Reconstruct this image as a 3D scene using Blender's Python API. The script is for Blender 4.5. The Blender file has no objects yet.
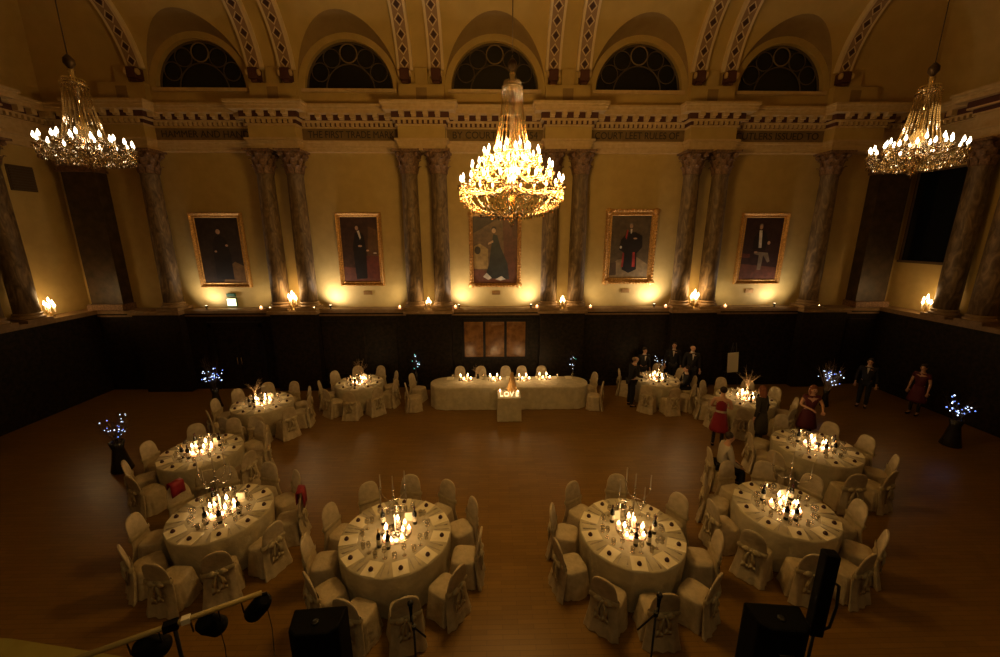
import bpy, bmesh, math, random
from math import pi, sin, cos, radians as R
from mathutils import Vector, Matrix
random.seed(7)
sc = bpy.context.scene
COL = sc.collection
TAU = 2*pi

# ------------------------------------------------------------------ helpers
def tag(o, label=None, cat=None, group=None, kind=None):
    if label: o['label'] = label
    if cat: o['category'] = cat
    if group: o['group'] = group
    if kind: o['kind'] = kind
    return o

def empty(name, loc=(0,0,0), rz=0, label=None, cat=None, group=None):
    o = bpy.data.objects.new(name, None); COL.objects.link(o)
    o.location = loc; o.rotation_euler = (0,0,rz); o.empty_display_size = .1
    return tag(o, label, cat, group)

def copy_tree(o, parent=None):
    c = o.copy(); COL.objects.link(c); c.parent = parent
    for ch in kids(o): copy_tree(ch, c)
    return c
def kids(o): return [x for x in KID.get(o.name, [])]
KID = {}
def adopt(c, p):
    c.parent = p; KID.setdefault(p.name, []).append(c)

class MB:
    """collects shapes in one mesh"""
    def __init__(s): s.bm = bmesh.new(); s.mi = 0
    def _xf(s, vs, M):
        if M is not None:
            for v in vs: v.co = M @ v.co
    def _new(s, n0, M=None, smooth=False):
        s.bm.verts.ensure_lookup_table(); s._xf(s.bm.verts[n0:], M)
    def face(s, vs, smooth=False):
        try: f = s.bm.faces.new(vs)
        except ValueError: return None
        f.material_index = s.mi; f.smooth = smooth; return f
    def box(s, x0, x1, y0, y1, z0, z1, M=None):
        vs = [s.bm.verts.new((x,y,z)) for z in (z0,z1) for y in (y0,y1) for x in (x0,x1)]
        s._xf(vs, M)
        for q in ((0,2,3,1),(4,5,7,6),(0,1,5,4),(2,6,7,3),(0,4,6,2),(1,3,7,5)): s.face([vs[i] for i in q])
        return s
    def cbox(s, c, d, M=None): return s.box(c[0]-d[0]/2,c[0]+d[0]/2,c[1]-d[1]/2,c[1]+d[1]/2,c[2]-d[2]/2,c[2]+d[2]/2,M)
    def rings(s, rings, caps=(True,True), closed=True, smooth=True, M=None):
        """rings: list of lists of points"""
        rv = []
        for r in rings:
            row = [s.bm.verts.new(p) for p in r]; s._xf(row, M); rv.append(row)
        n = len(rings[0])
        for a, b in zip(rv, rv[1:]):
            for i in range(n if closed else n-1):
                j = (i+1) % n
                s.face([a[i], a[j], b[j], b[i]], smooth)
        if caps[0]: s.face(rv[0][::-1])
        if caps[1]: s.face(rv[-1])
        return rv
    def lathe(s, prof, c=(0,0,0), n=16, caps=(True,True), smooth=True, M=None, sx=1, sy=1):
        s.rings([[(c[0]+r*sx*cos(TAU*i/n), c[1]+r*sy*sin(TAU*i/n), c[2]+z) for i in range(n)] for r,z in prof], caps, True, smooth, M)
        return s
    def tube(s, pts, r, n=6, M=None, smooth=True):
        pts = [Vector(p) for p in pts]
        if not isinstance(r, (list,tuple)): r = [r]*len(pts)
        rs = []; up = None
        for i, p in enumerate(pts):
            t = (pts[min(i+1,len(pts)-1)]-pts[max(i-1,0)]).normalized()
            if up is None: up = t.orthogonal().normalized()
            up = (up - t*up.dot(t)); up = up.normalized() if up.length>1e-6 else t.orthogonal().normalized()
            b = t.cross(up)
            rs.append([tuple(p + (up*cos(TAU*k/n)+b*sin(TAU*k/n))*r[i]) for k in range(n)])
        s.rings(rs, (True,True), True, smooth, M); return s
    def ball(s, c, r, n=10, m=6, sc3=(1,1,1), M=None):
        prof = [(r*sin(pi*k/m)+1e-5, -r*cos(pi*k/m)) for k in range(m+1)]
        s.rings([[(c[0]+a*sc3[0]*cos(TAU*i/n), c[1]+a*sc3[1]*sin(TAU*i/n), c[2]+z*sc3[2]) for i in range(n)] for a,z in prof], (False,False), True, True, M)
        return s
    def octa(s, c, r, h=None):
        h = h or r*1.5
        x,y,z = c
        v = [s.bm.verts.new(p) for p in ((x+r,y,z),(x,y+r,z),(x-r,y,z),(x,y-r,z),(x,y,z+h),(x,y,z-h))]
        for i in range(4):
            s.face([v[i], v[(i+1)%4], v[4]]); s.face([v[(i+1)%4], v[i], v[5]])
        return s
    def poly(s, pts, z=0):
        return s.face([s.bm.verts.new(p) for p in pts])
    def prism(s, pts2, z0, z1, M=None):
        a = [s.bm.verts.new((x,y,z0)) for x,y in pts2]; b = [s.bm.verts.new((x,y,z1)) for x,y in pts2]
        s._xf(a+b, M); n = len(a)
        s.face(a[::-1]); s.face(b)
        for i in range(n): s.face([a[i], a[(i+1)%n], b[(i+1)%n], b[i]])
        return s
    def build(s, name, mats, parent=None, bevel=0, loc=None, subsurf=0):
        bmesh.ops.recalc_face_normals(s.bm, faces=s.bm.faces)
        me = bpy.data.meshes.new(name); s.bm.to_mesh(me); s.bm.free()
        for m in (mats if isinstance(mats,(list,tuple)) else [mats]): me.materials.append(m)
        o = bpy.data.objects.new(name, me); COL.objects.link(o)
        if parent: adopt(o, parent)
        if loc: o.location = loc
        if bevel:
            b = o.modifiers.new('bevel','BEVEL'); b.width = bevel; b.segments = 2; b.limit_method = 'ANGLE'
        if subsurf:
            b = o.modifiers.new('sub','SUBSURF'); b.levels = b.render_levels = subsurf
        return o

def tomesh(o):
    dg = bpy.context.evaluated_depsgraph_get(); dg.update()
    me = bpy.data.meshes.new_from_object(o.evaluated_get(dg)); n = bpy.data.objects.new(o.name, me); COL.objects.link(n)
    n.location = o.location; n.rotation_euler = o.rotation_euler; nm = o.name; bpy.data.objects.remove(o); n.name = nm; return n
def T(x,y,z): return Matrix.Translation((x,y,z))
def RZ(a): return Matrix.Rotation(a,4,'Z')
def RX(a): return Matrix.Rotation(a,4,'X')
def RY(a): return Matrix.Rotation(a,4,'Y')

# ------------------------------------------------------------------ materials
def mat(name, col, rough=.6, metal=0, spec=.5, noise=None, bump=0, bscale=30, emit=None, estr=0, trans=0, coat=0, sheen=0):
    m = bpy.data.materials.new(name); m.use_nodes = True
    nt = m.node_tree; N = nt.nodes; L = nt.links
    b = N['Principled BSDF']
    b.inputs['Base Color'].default_value = (*col, 1)
    b.inputs['Roughness'].default_value = rough
    b.inputs['Metallic'].default_value = metal
    b.inputs['Specular IOR Level'].default_value = spec
    b.inputs['Transmission Weight'].default_value = trans
    b.inputs['Coat Weight'].default_value = coat
    b.inputs['Sheen Weight'].default_value = sheen
    if emit:
        b.inputs['Emission Color'].default_value = (*emit,1); b.inputs['Emission Strength'].default_value = estr
    if noise or bump:
        tc = N.new('ShaderNodeTexCoord')
    if noise:
        col2, scale, detail = noise
        nz = N.new('ShaderNodeTexNoise'); nz.inputs['Scale'].default_value = scale; nz.inputs['Detail'].default_value = detail
        L.new(tc.outputs['Object'], nz.inputs['Vector'])
        cr = N.new('ShaderNodeValToRGB'); cr.color_ramp.elements[0].position=.35; cr.color_ramp.elements[1].position=.65
        cr.color_ramp.elements[0].color=(*col,1); cr.color_ramp.elements[1].color=(*col2,1)
        L.new(nz.outputs['Fac'], cr.inputs['Fac']); L.new(cr.outputs['Color'], b.inputs['Base Color'])
    if bump:
        nz = N.new('ShaderNodeTexNoise'); nz.inputs['Scale'].default_value = bscale; nz.inputs['Detail'].default_value = 4
        L.new(tc.outputs['Object'], nz.inputs['Vector'])
        bp = N.new('ShaderNodeBump'); bp.inputs['Strength'].default_value = bump; bp.inputs['Distance'].default_value = .02
        L.new(nz.outputs['Fac'], bp.inputs['Height']); L.new(bp.outputs['Normal'], b.inputs['Normal'])
    if emit: m.cycles.emission_sampling = 'NONE'
    return m

M = {}
M['wall'] = mat('ochre_paint', (.58,.43,.15), .75, noise=((.52,.375,.125), 3, 4), bump=.15, bscale=40)
M['vault'] = mat('ochre_vault_paint', (.60,.44,.15), .8, noise=((.54,.39,.125), 2, 4), bump=.15, bscale=30)
M['stone'] = mat('cream_plaster', (.66,.50,.26), .7, noise=((.58,.42,.2), 9, 5))
M['frieze'] = mat('frieze_paint', (.20,.135,.05), .8, noise=((.25,.17,.07), 8, 5))
M['letters'] = mat('frieze_letter_paint', (.045,.03,.018), .7)
M['recess2'] = mat('oxblood_paint', (.09,.03,.02), .7)
M['tunnel'] = mat('darker_ochre', (.34,.235,.09), .8, noise=((.30,.2,.075), 3, 4))  # darker tone than the vault, for arch soffits and attic panels
M['recess'] = mat('dark_recess_paint', (.10,.06,.025), .8)
M['capital'] = mat('bronzed_capital', (.13,.075,.04), .55, noise=((.30,.17,.09), 18, 3))
M['black_dado'] = mat('dark_marble_dado', (.004,.003,.002), .55, spec=.25, noise=((.022,.014,.007), 9, 8))
M['dado_trim'] = mat('dado_moulding', (.008,.005,.003), .5, spec=.3)
M['ledge'] = mat('ledge_stone', (.30,.19,.09), .5, noise=((.22,.14,.06), 8, 4))
M['darkpier'] = mat('dark_brown_marble', (.03,.018,.010), .5, noise=((.075,.048,.028), 4, 7))
M['gilt'] = mat('gilt_frame', (.80,.46,.14), .4, .6, noise=((.45,.24,.06), 25, 4), bump=.5, bscale=60)
M['giltdark'] = mat('old_gilt', (.36,.2,.06), .45, .6, bump=.4, bscale=60)
M['oldbronze'] = mat('dark_bronze', (.06,.035,.015), .5, .5)
M['silver'] = mat('polished_silver', (.75,.72,.66), .2, 1)
M['brass'] = mat('aged_brass', (.55,.38,.14), .3, 1)
M['steel'] = mat('dark_steel', (.05,.05,.05), .45, .8)
M['black'] = mat('black_plastic', (.003,.003,.003), .8, spec=.12)
M['blackcloth'] = mat('black_grille_cloth', (.008,.008,.008), .9, spec=.1, bump=.4, bscale=200)
M['cable'] = mat('cable_rubber', (.01,.01,.01), .6)
M['cloth'] = mat('white_table_linen', (.58,.52,.36), .85, noise=((.47,.42,.29), 7, 6), bump=.5, bscale=16)
M['cover'] = mat('ivory_chair_cover', (.57,.475,.315), .85, noise=((.44,.365,.24), 8, 6), bump=.6, bscale=13)
M['sash'] = mat('satin_sash', (.54,.46,.29), .45, spec=.6, noise=((.42,.35,.21), 12, 3))
M['napkin'] = mat('folded_linen_napkin', (.86,.79,.58), .8)
M['china'] = mat('white_china', (.8,.78,.72), .2)
M['favour'] = mat('dark_favour', (.05,.012,.01), .4)
M['cutlery'] = mat('cutlery_steel', (.42,.38,.32), .45, .8)
M['wax'] = mat('ivory_wax', (.85,.78,.6), .5, emit=(1,.6,.25), estr=.6)  # flame light shining through the wax, put in as emission
M['sleeve'] = mat('ivory_sleeve', (.7,.6,.4), .5)
M['flame'] = mat('candle_flame', (1,.8,.5), .5, emit=(1,.66,.30), estr=22)
M['bulb'] = mat('candle_bulb', (1,.9,.7), .3, emit=(1,.84,.60), estr=13)
M['winebottle'] = mat('dark_bottle_glass', (.008,.010,.006), .12, spec=.7)
M['label'] = mat('bottle_label', (.72,.66,.52), .7)
M['foil'] = mat('dark_foil', (.05,.01,.012), .35, .5)
M['card'] = mat('cream_card', (.82,.77,.62), .7)
M['twig'] = mat('pale_twig', (.42,.30,.17), .7)
M['darktwig'] = mat('dark_twig', (.07,.05,.035), .7)
M['vase'] = mat('dark_vase', (.02,.018,.016), .25)
M['ledwhite'] = mat('white_led', (.8,.9,1), .3, emit=(.62,.76,1), estr=3)
M['ledblue'] = mat('blue_led', (.3,.4,1), .3, emit=(.16,.28,1), estr=2.2)
M['ledteal'] = mat('teal_led', (.3,1,.8), .3, emit=(.15,.9,.7), estr=1.5)
M['suit'] = mat('black_wool_suit', (.010,.010,.013), .8)
M['shirt'] = mat('white_shirt', (.72,.68,.62), .7)
M['red'] = mat('crimson_satin', (.26,.010,.022), .5)
M['maroon'] = mat('maroon_fabric', (.10,.010,.018), .7)
M['olive'] = mat('dark_green_fabric', (.035,.028,.014), .8)
M['tights'] = mat('black_tights', (.012,.010,.012), .7)
M['pale'] = mat('pale_blouse', (.52,.47,.38), .8)
M['skin'] = mat('skin', (.62,.36,.24), .55)
M['hairdark'] = mat('dark_brown_hair', (.03,.016,.008), .6)
M['hairgrey'] = mat('grey_hair', (.22,.17,.13), .7)
M['hairred'] = mat('auburn_hair', (.22,.07,.025), .6)
M['eye'] = mat('eye', (.02,.015,.01), .2)
M['amber'] = mat('amber_wood_panel', (.22,.105,.028), .25, noise=((.14,.062,.016), 5, 5))
M['roundel'] = mat('roundel_paint', (.26,.185,.09), .7)
M['nightglass'] = mat('night_window_glass', (.004,.006,.010), .15, spec=.4)
M['tracery'] = mat('tracery_paint', (.10,.07,.035), .7)
M['yellowbar'] = mat('pale_yellow_metal', (.42,.33,.12), .45)
M['platform'] = mat('pale_stage_boards', (.36,.31,.07), .6, noise=((.30,.25,.05), 3, 3))
M['stage'] = mat('dark_stage_boards', (.05,.03,.02), .6)
M['crock'] = mat('caramel_pastry', (.50,.30,.10), .5, bump=.8, bscale=60)
M['exitgreen'] = mat('exit_sign_green', (.02,.12,.05), .5)
M['exitlit'] = mat('lit_panel', (.8,.9,.7), .5, emit=(1,.85,.45), estr=3.5)
M['lampglass'] = mat('uplight_lens', (1,.9,.7), .3, emit=(1,.72,.38), estr=6)
M['votive'] = mat('warm_votive_glass', (.9,.5,.3), .2, emit=(1,.42,.16), estr=1.6)
M['lilac'] = mat('pink_votive_glass', (.7,.3,.3), .2, emit=(1,.35,.25), estr=1.6)

def glass(name, tint=(1,1,1), w=.16, gcol=(1,1,1)):
    m = bpy.data.materials.new(name); m.use_nodes = True
    nt = m.node_tree; N = nt.nodes; L = nt.links; N.clear()
    o = N.new('ShaderNodeOutputMaterial'); mx = N.new('ShaderNodeMixShader')
    t = N.new('ShaderNodeBsdfTransparent'); t.inputs[0].default_value=(*tint,1)
    g = N.new('ShaderNodeBsdfGlossy'); g.inputs['Roughness'].default_value=.08; g.inputs[0].default_value=(*gcol,1)
    lw = N.new('ShaderNodeLayerWeight'); lw.inputs[0].default_value=.35
    ma = N.new('ShaderNodeMath'); ma.operation='MULTIPLY_ADD'; ma.inputs[1].default_value=.6; ma.inputs[2].default_value=w; ma.use_clamp=True
    L.new(lw.outputs['Fresnel'], ma.inputs[0]); L.new(ma.outputs[0], mx.inputs[0])
    L.new(t.outputs[0], mx.inputs[1]); L.new(g.outputs[0], mx.inputs[2]); L.new(mx.outputs[0], o.inputs[0])
    return m
M['glass'] = glass('clear_glass', (.95,.93,.88), .14)
M['crystal'] = glass('cut_crystal', (.86,.74,.54), .5, (1,.92,.78))

def marble():
    m = mat('veined_marble', (.13,.095,.065), .55)
    nt = m.node_tree; N = nt.nodes; L = nt.links; b = N['Principled BSDF']
    tc = N.new('ShaderNodeTexCoord'); mp = N.new('ShaderNodeMapping'); mp.inputs['Scale'].default_value=(3,3,.9)
    n1 = N.new('ShaderNodeTexNoise'); n1.inputs['Scale'].default_value=2.2; n1.inputs['Detail'].default_value=9; n1.inputs['Distortion'].default_value=1.6
    cr = N.new('ShaderNodeValToRGB'); e = cr.color_ramp.elements
    e[0].position=.30; e[0].color=(.075,.046,.022,1); e[1].position=.76; e[1].color=(.38,.26,.125,1)
    x = e.new(.5); x.color=(.17,.115,.058,1)
    L.new(tc.outputs['Object'], mp.inputs[0]); L.new(mp.outputs[0], n1.inputs['Vector']); L.new(n1.outputs['Fac'], cr.inputs[0]); L.new(cr.outputs[0], b.inputs['Base Color'])
    return m
M['marble'] = marble()

def parquet():
    m = mat('oak_parquet', (.3,.16,.07), .42)
    nt = m.node_tree; N = nt.nodes; L = nt.links; b = N['Principled BSDF']
    tc = N.new('ShaderNodeTexCoord')
    br = N.new('ShaderNodeTexBrick'); br.inputs['Scale'].default_value=1; br.offset=.5
    br.inputs['Brick Width'].default_value=.45; br.inputs['Row Height'].default_value=.075; br.inputs['Mortar Size'].default_value=.0025
    br.inputs['Color1'].default_value=(.27,.145,.022,1); br.inputs['Color2'].default_value=(.22,.115,.015,1); br.inputs['Mortar'].default_value=(.11,.055,.012,1)
    L.new(tc.outputs['Object'], br.inputs['Vector'])
    nz = N.new('ShaderNodeTexNoise'); nz.inputs['Scale'].default_value=.7; nz.inputs['Detail'].default_value=6
    L.new(tc.outputs['Object'], nz.inputs['Vector'])
    mx = N.new('ShaderNodeMix'); mx.data_type='RGBA'; mx.blend_type='MULTIPLY'; mx.inputs[0].default_value=.35
    L.new(br.outputs['Color'], mx.inputs[6]); L.new(nz.outputs['Fac'], mx.inputs[7]); L.new(mx.outputs[2], b.inputs['Base Color'])
    mr = N.new('ShaderNodeMapRange'); mr.inputs[3].default_value=.28; mr.inputs[4].default_value=.40
    L.new(nz.outputs['Fac'], mr.inputs[0]); L.new(mr.outputs[0], b.inputs['Roughness'])
    return m
M['floor'] = parquet()

def rib_mat():
    m = mat('stencilled_rib', (.6,.45,.25), .7)
    nt = m.node_tree; N = nt.nodes; L = nt.links; b = N['Principled BSDF']
    uv = N.new('ShaderNodeUVMap'); sp = N.new('ShaderNodeSeparateXYZ'); L.new(uv.outputs[0], sp.inputs[0])
    def mth(op, a, bb=None, c=None):
        n = N.new('ShaderNodeMath'); n.operation = op
        for i, v in enumerate((a, bb, c)):
            if v is None: continue
            if isinstance(v, (int,float)): n.inputs[i].default_value = v
            else: L.new(v, n.inputs[i])
        return n.outputs[0]
    au = mth('ABSOLUTE', mth('SUBTRACT', sp.outputs[0], .5))      # 0..0.5 across
    v = mth('FRACT', mth('MULTIPLY', sp.outputs[1], 2.6))
    av = mth('ABSOLUTE', mth('SUBTRACT', v, .5))
    dia = mth('LESS_THAN', mth('ADD', mth('MULTIPLY', au, 1.6), av), .30)
    v2 = mth('FRACT', mth('ADD', mth('MULTIPLY', sp.outputs[1], 2.6), .5))
    av2 = mth('ABSOLUTE', mth('SUBTRACT', v2, .5))
    w = mth('ABSOLUTE', mth('SUBTRACT', mth('ADD', mth('MULTIPLY', au, 1.6), av), .42))
    lace = mth('LESS_THAN', w, .05)
    edge = mth('GREATER_THAN', au, .34)
    band = mth('MULTIPLY', mth('SUBTRACT', 1, edge), dia)
    nb = mth('MULTIPLY', mth('SUBTRACT', 1, edge), 1)
    mx = N.new('ShaderNodeMix'); mx.data_type='RGBA'; L.new(nb, mx.inputs[0]); mx.inputs[6].default_value=(.80,.66,.42,1); mx.inputs[7].default_value=(.36,.23,.13,1)
    m2 = N.new('ShaderNodeMix'); m2.data_type='RGBA'; L.new(band, m2.inputs[0]); m3 = N.new('ShaderNodeMix'); m3.data_type='RGBA'; L.new(mth('MULTIPLY', nb, lace), m3.inputs[0]); L.new(mx.outputs[2], m3.inputs[6]); m3.inputs[7].default_value=(.78,.64,.42,1); L.new(m3.outputs[2], m2.inputs[6]); m2.inputs[7].default_value=(.06,.022,.018,1)
    L.new(m2.outputs[2], b.inputs['Base Color'])
    return m
M['rib'] = rib_mat()

# ------------------------------------------------------------------ room numbers
S = 4.672           # bay width
D = 14.35           # back wall
XW = 14.45          # side walls
ZL = 2.95           # ledge
ZS = 10.03          # vault springing / window sill
CA, CB = 3.0, 2.8   # cove reach and rise
YF = -1.6
BND = [k*S for k in (-2.5,-1.5,-.5,.5,1.5,2.5)]
CEN = [k*S for k in (-2,-1,0,1,2)]
def cove_off(z): # how far the vault leans in at height z
    t = math.asin(max(0,min(1,(z-ZS)/CB))); return CA*(1-cos(t))

def struct(o): o['kind'] = 'structure'; return o

# floor, ceiling
b = MB(); b.box(-XW-.3, XW+.3, YF-.3, D+.3, -.2, 0); struct(b.build('floor', M['floor']))
b = MB(); b.box(-XW+CA, XW-CA, YF-.3, D-CA, ZS+CB, ZS+CB+.2); struct(b.build('ceiling', M['vault']))

# back wall: dado, upper wall, lunette wall, vault cove
b = MB(); b.mi = 0; b.box(-XW-.3, XW+.3, D, D+.3, ZL-.1, ZS)
for c in CEN:   # lunette surround
    n = 32; inner = []; outer = []
    for i in range(n+1):
        a = pi*i/n
        inner.append((c+1.41*cos(a), D, ZS+1.41*sin(a))); outer.append((c+1.62*cos(a), D, ZS+1.60*sin(a)))
    deep = [(p[0], D+.25, p[2]) for p in inner]
    b.rings([inner, outer], (False,False), False, False)
    b.rings([inner, deep], (False,False), False, False)
    b.mi = 0
struct(b.build('wall_back', M['wall']))

b = MB()
def covept(x, z): return (x, D-cove_off(z), z)
NT = 14
def column_strip(xs, zst):
    rows = []
    for x in xs:
        z0 = zst(x); t0 = math.asin((z0-ZS)/CB)
        rows.append([(x, D-CA*(1-cos(t0+(pi/2-t0)*k/NT)), ZS+CB*sin(t0+(pi/2-t0)*k/NT)) for k in range(NT+1)])
    b.rings(rows, (False,False), False, True)
RXx, RZz = 1.62, 1.87
for c in CEN:
    xs = [c-S/2, c-S/2+.35, c-RXx-.02]; 
    column_strip([c-S/2, c-S/2+.35, c-RXx], lambda x: ZS)
    arc = [c-RXx*cos(pi*i/28) for i in range(29)]
    column_strip(arc, lambda x: ZS+RZz*math.sqrt(max(0,1-((x-c)/RXx)**2)))
    column_strip([c+RXx, c+S/2-.35, c+S/2], lambda x: ZS)
    # penetration tunnel
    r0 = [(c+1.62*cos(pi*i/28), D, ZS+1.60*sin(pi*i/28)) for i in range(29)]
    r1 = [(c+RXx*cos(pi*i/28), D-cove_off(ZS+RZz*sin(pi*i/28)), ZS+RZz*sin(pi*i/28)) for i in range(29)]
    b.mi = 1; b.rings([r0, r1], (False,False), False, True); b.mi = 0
for sgn in (-1,1):  # corner mitre
    x0 = sgn*2.5*S
    ra = []; rb = []
    for k in range(NT+1):
        t = pi/2*k/NT; o_ = CA*(1-cos(t)); z = ZS+CB*sin(t)
        xe = sgn*(XW-o_)
        ra.append((x0 if abs(x0) < abs(xe) else xe, D-o_, z)); rb.append((xe, D-o_, z))
    b.rings([ra, rb], (False,False), False, True)
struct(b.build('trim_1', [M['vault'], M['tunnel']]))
tc = bpy.data.objects['trim_1']; tc['label'] = 'ochre coved vault with arched penetrations over the lunette windows'

# side walls with their coves
for side, sg in (('left',-1),('right',1)):
    b = MB(); b.box(min(sg*XW,sg*(XW+.3)), max(sg*XW,sg*(XW+.3)), YF-.3, D+.3, -.1, ZS)
    rows = []
    for k in range(NT+1):
        t = pi/2*k/NT; o_ = CA*(1-cos(t)); z = ZS+CB*sin(t)
        rows.append([(sg*(XW-o_), YF, z), (sg*(XW-o_), D-o_, z)])
    b.rings(rows, (False,False), False, True)
    struct(b.build('wall_'+side, M['wall']))
b = MB(); b.box(-XW-.3, XW+.3, YF-.3, YF, -.1, ZS+CB+.2); struct(b.build('wall_front', M['recess']))

# dado (dark marble wainscot) with ledge and pedestals below the column pairs
b = MB()
FD = 13.98
b.box(-XW, XW, FD, D, 0, ZL-.14)
for c in BND: b.box(c-.78, c+.78, 13.68, FD+.01, 0, ZL-.14)
x = -13.6
while x < 13.6:                                   # panel mouldings
    if min(abs(x+.7-c) for c in BND) > 1.3 and abs(x+.7) > 1.3 and abs(x+.7+9.3) > 1.2:
        for q in ((x+.08,x+1.32,.5,.55),(x+.08,x+1.32,2.45,2.5),(x+.08,x+.13,.5,2.5),(x+1.27,x+1.32,.5,2.5)):
            b.box(q[0],q[1],FD-.02,FD+.01,q[2],q[3])
    x += 1.46
b.box(-XW, XW, FD-.03, FD+.01, 0, .28)
struct(b.build('baseboard_back', M['black_dado']))
b = MB()
b.box(-XW, XW, FD-.10, D+.01, ZL-.14, ZL-.03); b.box(-XW, XW, FD-.04, D+.01, ZL-.03, ZL)
for c in BND:
    b.box(c-.86, c+.86, 13.60, FD, ZL-.14, ZL-.03); b.box(c-.81, c+.81, 13.65, FD, ZL-.03, ZL+.004)
b.box(-XW, XW, FD-.02, D+.01, ZL-.26, ZL-.2)
struct(b.build('trim_2', M['ledge'], bevel=.008))
for side, sg in (('left',-1),('right',1)):
    b = MB(); X0, X1 = sorted((sg*(XW-.55), sg*XW))
    b.box(X0, X1, YF, FD, 0, ZL-.14)
    X0, X1 = sorted((sg*(XW-.65), sg*XW)); b.mi = 1
    b.box(X0, X1, YF, FD-.1, ZL-.14, ZL)
    struct(b.build('baseboard_'+side, [M['black_dado'], M['ledge']]))

# three amber panels in the dado behind the head table
pa = empty('panelled_notice_board', (0,FD-.035,1.82), 0, 'amber wooden triple panel set in the dark dado behind the head table', 'wall panel')
b = MB(); b.box(-1.22,1.14,0,.03,-.76,.76); b.build('frame', M['dado_trim'], pa, bevel=.01)
for x0,x1 in ((-1.13,-.46),(-.37,.30),(.39,1.06)):
    b = MB(); b.box(x0,x1,-.03,.0,-.66,.64); b.box(x0+.08,x1-.08,-.045,-.03,-.58,.56); b.build('panel', M['amber'], pa, bevel=.01)

# dark double door in the dado
d = struct(empty('door_1', (-9.2,FD-.03,0)))
b = MB(); b.box(-.95,-.8,-.06,.02,0,2.45); b.box(.8,.95,-.06,.02,0,2.45); b.box(-.95,.95,-.06,.02,2.3,2.5); b.build('door_frame', M['dado_trim'], d, bevel=.01)
for s_ in (-1,1):
    b = MB(); b.box(min(s_*.01,s_*.79),max(s_*.01,s_*.79),-.02,.02,0,2.3)
    b.box(min(s_*.12,s_*.68),max(s_*.12,s_*.68),-.035,-.02,.2,1.0); b.box(min(s_*.12,s_*.68),max(s_*.12,s_*.68),-.035,-.02,1.2,2.15)
    l = b.build('door_leaf', M['recess'] if False else M['black_dado'], d, bevel=.006)
    b = MB(); b.tube([(s_*.07,-.06,.95),(s_*.07,-.06,1.2)], .012); b.box(s_*.07-.01,s_*.07+.01,-.06,-.02,1.0,1.02); b.build('handle', M['brass'], l)

# ------------------------------------------------------------------ entablature
LAY = [(8.12,8.22,0),(8.22,8.32,.025),(8.32,8.39,.05),(8.39,8.45,.11),(8.45,8.82,0),(8.82,8.87,.05),(8.87,8.98,.05),(8.98,9.03,.15),
       (9.03,9.2,.15),(9.2,9.30,.36),(9.30,9.37,.39),(9.37,9.45,.43)]
def entab(x0, x1, yf, yb, ends, name, axis='y'):
    b = MB()
    for z0,z1,e in LAY:
        b.mi = 2 if (z0 == 8.45 and ends) else (1 if z0 in (8.87, 9.03) else 0)
        b.box(x0-(e if ends else 0), x1+(e if ends else 0), yf-e, yb, z0, z1)
    b.mi = 0
    n = max(1, int((x1-x0)/.155)); w = (x1-x0)/n
    for i in range(n):
        b.box(x0+w*(i+.2), x0+w*(i+.75), yf-.13, yf-.05, 8.875, 8.98)
    n = max(1, int(round((x1-x0)/.36))); w = (x1-x0)/n
    for i in range(n):
        xc = x0+w*(i+.5)
        b.box(xc-.075, xc+.075, yf-.32, yf-.15, 9.09, 9.2); b.box(xc-.07, xc+.07, yf-.24, yf-.15, 9.04, 9.09)
    if ends:
        for i in range(2):
            yc = yf+.08+i*.22
            for xa,xb in ((x0-.32,x0-.15),(x1+.15,x1+.32)): b.box(xa,xb,yc-.06,yc+.06,9.07,9.2)
    return b
struct(entab(-XW, XW, 14.2, D+.02, False, '').build('trim_3', [M['stone'],M['recess2'],M['wall']]))
k = 4
for i, c in enumerate(BND):
    x0, x1 = c-.74, c+.74
    if i == 0: x0 = -12.55
    if i == 5: x1 = 12.55
    b = entab(x0, x1, 13.78, 14.21, True, ''); struct(b.build('trim_%d' % k, [M['stone'],M['recess2'],M['wall']])); k += 1
# side entablatures
for sg in (-1,1):
    b = MB()
    for z0,z1,e in LAY:
        b.mi = 1 if z0 in (8.87, 9.03) else 0
        X0,X1 = sorted((sg*(XW-.15-e), sg*XW)); b.box(X0,X1,YF,14.2,z0,z1)
        X0,X1 = sorted((sg*(XW-.62-e), sg*XW)); b.box(X0,X1,10.9-e,12.35+e,z0,z1)
    y = YF; b.mi = 0
    while y < 14:
        if not 10.4 < y < 12.8:
            X0,X1 = sorted((sg*(XW-.47), sg*(XW-.29))); b.box(X0,X1,y,y+.15,9.04,9.2)
        y += .36
    y = YF
    while y < 14:
        X0,X1 = sorted((sg*(XW-.29), sg*(XW-.2))); b.box(X0,X1,y,y+.08,8.875,8.98); y += .155
    struct(b.build('trim_%d' % k, [M['stone'],M['recess2']])); k += 1
# dark frieze panels carrying the inscription
TXT = ['HAMMER AND HAND', 'THE FIRST TRADE MARK', 'BY COURT LEET 1554', 'COURT LEET RULES OF', 'CUTLERS ISSUED TO']
for i, c in enumerate(CEN):
    b = MB(); b.box(c-1.57, c+1.57, 14.185, 14.2, 8.46, 8.815)
    fp = struct(b.build('trim_%d' % k, M['frieze'])); k += 1
    cu = bpy.data.curves.new('inscription','FONT'); cu.body = TXT[i]; cu.size = .30; cu.extrude = .006; cu.align_x='CENTER'; cu.align_y='CENTER'
    o = bpy.data.objects.new('inscription', cu); COL.objects.link(o); cu.materials.append(M['letters'])
    o.location = (c, 14.176, 8.635); o.rotation_euler = (pi/2,0,0)
    o = tomesh(o)
    xs_ = [v.co.x for v in o.data.vertices]; kx = 2.78/(max(xs_)-min(xs_))
    for v in o.data.vertices: v.co.x *= kx
    adopt(o, fp)

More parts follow.
